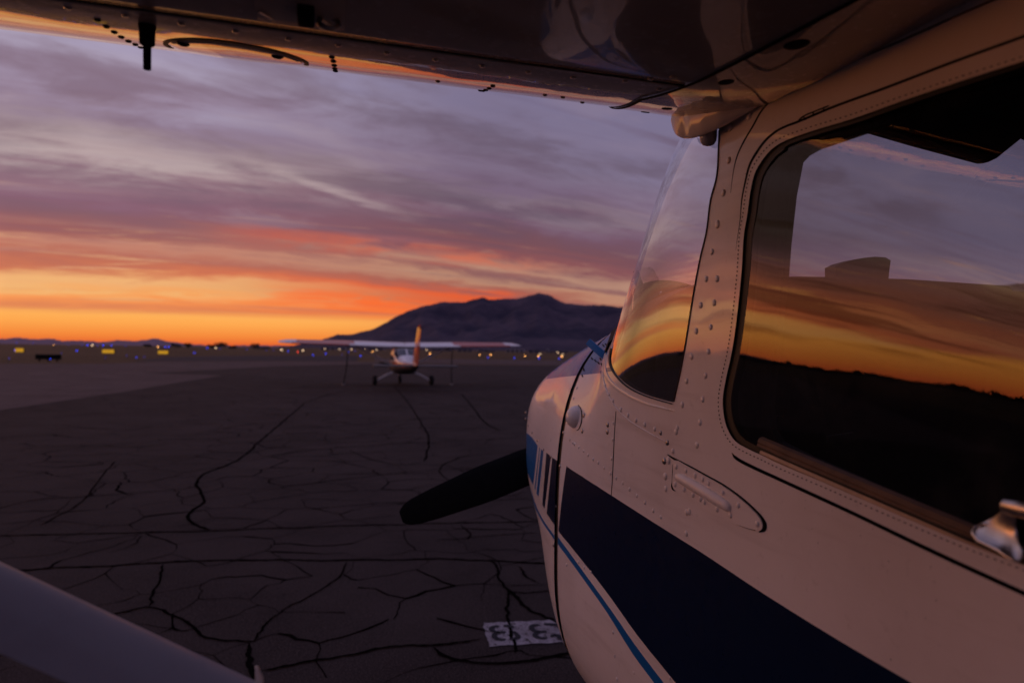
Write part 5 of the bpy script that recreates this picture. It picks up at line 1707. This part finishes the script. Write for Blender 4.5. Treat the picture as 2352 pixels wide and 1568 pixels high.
def px2w(px, py):
    d = Vector(ray(np.array([px], float), np.array([py], float))[0])
    h = WBVH.ray_cast(Vector(CAMP), d)
    if h[0] is None:
        h = WBVH.find_nearest(Vector(CAMP) + d * 1.25)
    n = h[1]
    if n.dot(d) > 0: n = -n
    return np.array(h[0]), np.array(n)


WRIV = dome_mesh('wing_rivet', .0042, .0022, WINGW, 8)
WSCR = dome_mesh('wing_screw', .0052, .0030, BLACKRUB, 10)


def putw(name, me, px, py, sc=1.0, parent=None):
    P, n = px2w(px, py)
    o = bpy.data.objects.new(name, me); COL.objects.link(o); o.parent = parent or WING
    o.matrix_local = Matrix.Translation(Vector(P) - world_off(parent or WING)) @ Vector(n).to_track_quat('Z', 'Y').to_matrix().to_4x4() @ Matrix.Diagonal((sc, sc, sc, 1))


for p in crop(0, 0, .3418, [(455, 55), (845, 105), (1220, 160), (1585, 210), (1940, 262), (2275, 305)]) + crop(804, 0, .3418, [(250, 355), (575, 403), (890, 443), (1200, 485), (1500, 520), (1850, 545), (2080, 600), (2020, 530), (2170, 515), (1310, 640), (1430, 655), (1560, 697), (590, 548)]):
    putw('rivet', WRIV, p[0], p[1])
for p in crop(0, 0, .3418, [(655, 135), (715, 180), (768, 217), (815, 250), (863, 278), (910, 300), (945, 318), (2230, 385), (2240, 413), (2246, 440), (2250, 462), (2254, 477), (2260, 490)]) + crop(804, 0, .3418, [(960, 578), (935, 594), (912, 605), (892, 614), (874, 622)]):
    putw('wing_screw', WSCR, p[0], p[1], .8)

# inspection cover near the leading edge
cen_ = np.array([-.131, 1.035, 1.95])
Pc = []
for a in np.linspace(0, 2 * pi, 40, endpoint=False):
    Pc.append((cen_[0] + .088 * cos(a), cen_[1] + .088 * sin(a)))


def wlow3(x, y, off=0.0):
    y = min(y, LEY - .002)
    z = float(wing_low(y)) + wing_z(x)
    z2 = float(wing_low(y - .003)); nrm = np.array([0, -(z2 - float(wing_low(y))) / -.003 * 1.0, -1.0]);
    dz = (float(wing_low(y)) - z2) / .003
    nrm = np.array([0, dz, -1.0]); nrm /= np.linalg.norm(nrm)
    return np.array([x, y, z]) + nrm * off


m = MB(); G = []
for k, of in ((1.0, 0.0), (.985, .0012), (.9, .0018), (.6, .002), (.3, .002), (.02, .002)):
    G.append([wlow3(cen_[0] + (x - cen_[0]) * k, cen_[1] + (y - cen_[1]) * k, of) for x, y in Pc])
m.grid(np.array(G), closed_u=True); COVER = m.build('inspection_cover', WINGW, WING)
m = MB(); G = []
for a in np.linspace(radians(168), radians(372), 40):
    c = (cen_[0] + .090 * cos(a), cen_[1] + .090 * sin(a)); d_ = (cen_[0] + .096 * cos(a), cen_[1] + .096 * sin(a))
    G.append([wlow3(*c, .0003), wlow3(*c, .0012), wlow3(*d_, .0012), wlow3(*d_, .0003)])
m.grid(np.array(G)); m.build('cover_gasket', BLACKRUB, COVER)
for a in ((421, 98), (637, 127), (561, 141)):
    putw('cover_screw', WSCR, a[0], a[1], 1.7, COVER)

# vent tube hanging under the leading edge
P0, _ = px2w(338, 58)
D0 = (P0 - CAMP) @ cf
pts = [at_depth(np.array([338.0]), np.array([yy]), D0)[0] for yy in (50.0, 66.0, 68.0, 102.0, 108.0, 160.0)]
m = MB(); m.tube(pts, [.0098, .0100, .0092, .0086, .0046, .0044], 14); m.build('vent_tube', SEAMB, WING)
# tie-down ring bracket
P1, n1 = px2w(690, 12)
m = MB(); m.box(P1 - [0, 0, .003], (.095, .075, .004), bev=.0015); BR = m.build('tie_down_bracket', WINGW, WING)
m = MB(); m.box(P1 + [0.006, .0, -.010], (.018, .026, .018), bev=.003); m.build('strut_fitting', SEAMB, BR)
m = MB(); ringp = [P1 + np.array([0.030 + .011 * cos(a), .012 + .004 * sin(a), -.010 + .008 * sin(a)]) for a in np.linspace(0, 2 * pi, 17)]; m.tube(ringp, .0030, 8); m.build('tie_down_ring', STEEL, BR)
for dx in (-.032, .034):
    m = MB(); m.tube([P1 + [dx, .03, -.006], P1 + [dx - .012, .012, -.008]], .0018, 6); m.build('glint_rod', CHROME, BR)  # chrome rods added to give the bright glints beside the fitting

# root fairing between the wing and the cabin side: the wing section carried on and turned down to the wall
m = MB(); G = []
YF = np.concatenate([np.linspace(LEY, 1.20, 10), np.linspace(1.19, .70, 30), np.linspace(.66, .1, 14)])
for t in np.linspace(0, 1, 9):
    row = []
    for q in YF:
        x0 = float(root_x(q)) - .004; x1 = .70
        k = np.clip((1.24 - q) / .35, 0, 1)
        dz = -.020 * t * np.clip((q - .85) / .3, 0, 1) + .012 * k * t
        row.append((x0 + (x1 - x0) * t, q - .035 * t * np.clip((q - .9) / .3, 0, 1), float(wing_low(q)) + wing_z(.55) - .0015 + dz))
    G.append(row)
EAp = np.array(G[0])
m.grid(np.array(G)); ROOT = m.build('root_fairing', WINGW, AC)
rvb = BVHTree.FromPolygons([(np.array(v.co) + np.array(world_off(ROOT))).tolist() for v in ROOT.data.vertices], [tuple(p.vertices) for p in ROOT.data.polygons])
m = MB(); G = []
for q in EAp[:]:
    G.append([q + [-.0025, 0, .001], q + [-.0015, 0, -.0012], q + [.0015, 0, -.0012], q + [.0025, 0, .001]])
m.grid(np.array(G)); m.build('root_seam', SEAMB, ROOT)
for (a, b, w, h) in ((1830, 103, .030, .013), (1668, 189, .022, .010), (1532, 250, .018, .008), (1482, 258, .016, .007)):
    d_ = Vector(ray(np.array([a], float), np.array([b], float))[0]); hq = rvb.ray_cast(Vector(CAMP), d_)
    if hq[0] is None: continue
    n_ = hq[1] if hq[1].dot(d_) < 0 else -hq[1]
    Rr = np.array(n_.to_track_quat('Z', 'Y').to_matrix())
    m = MB(); m.lathe([(1, 0), (.9, .0012 / w), (.3, .0010 / w)], 'z', (0, 0, 0), 18)
    V = np.array(m.v) * [w * .5, w * .5, w * .8]
    m.v = [tuple(v) for v in (V @ Rr.T + np.array(hq[0]))]; m.build('drain_hole', SEAMB, ROOT)

# leading-edge cuff where the wing meets the windshield: a soft moulded fairing
CL_ = spline([(1545, 296), (1552, 309), (1566, 317), (1584, 318.5), (1612, 312), (1650, 296), (1700, 269), (1750, 239), (1792, 211)], 5)
CU_ = spline([(1541, 277), (1545, 252), (1556, 233), (1580, 212), (1612, 196), (1655, 190), (1705, 191), (1755, 197), (1793, 208)], 5)
k = len(CL_); dl = np.interp(np.linspace(0, 1, k), [0, .3, .6, 1], [1.285, 1.235, 1.14, 1.015]); du = np.interp(np.linspace(0, 1, k), [0, .3, .6, 1], [1.265, 1.21, 1.12, 1.012])
A = at_depth(CL_[:, 0], CL_[:, 1], 1.0) - CAMP; A = CAMP + A * dl[:, None]
B = at_depth(CU_[:, 0], CU_[:, 1], 1.0) - CAMP; B = CAMP + B * du[:, None]
tow = (CAMP - (A + B) / 2); tow /= np.linalg.norm(tow, axis=1, keepdims=True)
wid = np.linalg.norm(A - B, axis=1)
G = []
for t in np.linspace(0, 1, 15):
    bul = (wid * .26 * np.sin(pi * t**.75)**.8)[:, None]
    G.append(A * (1 - t) + B * t + tow * bul + np.array([0, .0, 0]))
G.insert(0, A - tow * .03); G.append(B - tow * .02)
m = MB(); m.grid(np.array(G)); m.build('wing_cuff', WHITE, AC, sharp=False)
# fresh-air vent behind the windshield corner
q = at_depth(np.array([1627.0]), np.array([308.0]), 1.185)[0]
m = MB(); m.lathe([(.0145, .03), (.015, -.004), (.0138, -.012), (.010, -.018), (.004, -.0205)], 'z', q, 20); m.build('air_vent', PLASTIC, AC)

# ---- wing strut ----------------------------------------------------------------------
def build_strut():
    YS = 0.75
    a = np.array([.62, YS - .02, .760]); b = np.array([-1.36, YS + .02, 1.925])
    ax_ = (b - a) / np.linalg.norm(b - a)
    fwd_ = np.array([0, 1.0, 0]); nrm = np.cross(ax_, fwd_); nrm /= np.linalg.norm(nrm)
    if nrm[2] < 0: nrm = -nrm
    m = MB(); G = []
    xx, ll, uu = naca(18, 0, .4, .36)
    sec = [(0.5 - x, u) for x, u in zip(xx[::-1], uu[::-1])] + [(0.5 - x, l) for x, l in zip(xx[1:-1], ll[1:-1])]
    for t in np.linspace(0, 1, 24):
        c = a * (1 - t) + b * t
        G.append([c + fwd_ * s * .125 + nrm * h * .125 for s, h in sec])
    m.grid(np.array(G), closed_u=True)
    return m.build('wing_strut', STRUTP, AC, sharp=False)


STRUT = build_strut()
q = at_depth(np.array([591.0]), np.array([1556.0]), .70)[0]
m = MB(); m.tube([q + [0, 0, -.02], q + [.002, 0, 0], q + [-.001, 0, .012]], [.006, .004, .0015], 8); m.build('strut_tab', WHITE, STRUT)

# main and nose wheels under the aircraft
TY = speckled('near_tyre', (0.012, 0.012, 0.012), 0.85, 30, 0.3)
for (x, y) in ((CLX - 1.15, -.25), (CLX + 1.15, -.25)):
    m = MB(); m.tube([(CLX + (x - CLX) * .3, y + .05, .62), (CLX + (x - CLX) * .7, y, .42), (x - (x - CLX) * .08, y, .24)], [.04, .03, .025], 10); m.build('gear_leg', WHITE, AC)
    m = MB(); m.lathe([(.09, -.08), (.17, -.085), (.21, -.04), (.21, .04), (.17, .085), (.09, .08)], 'x', (x, y, .21), 26); m.build('wheel', TY, AC)
m = MB(); m.tube([(CLX, 2.2, .75), (CLX, 2.3, .25)], .035, 10); m.build('nose_gear_leg', STEEL, AC)
m = MB(); m.lathe([(.07, -.06), (.14, -.065), (.18, -.03), (.18, .03), (.14, .065), (.07, .06)], 'x', (CLX, 2.32, .18), 24); m.build('wheel', TY, AC)
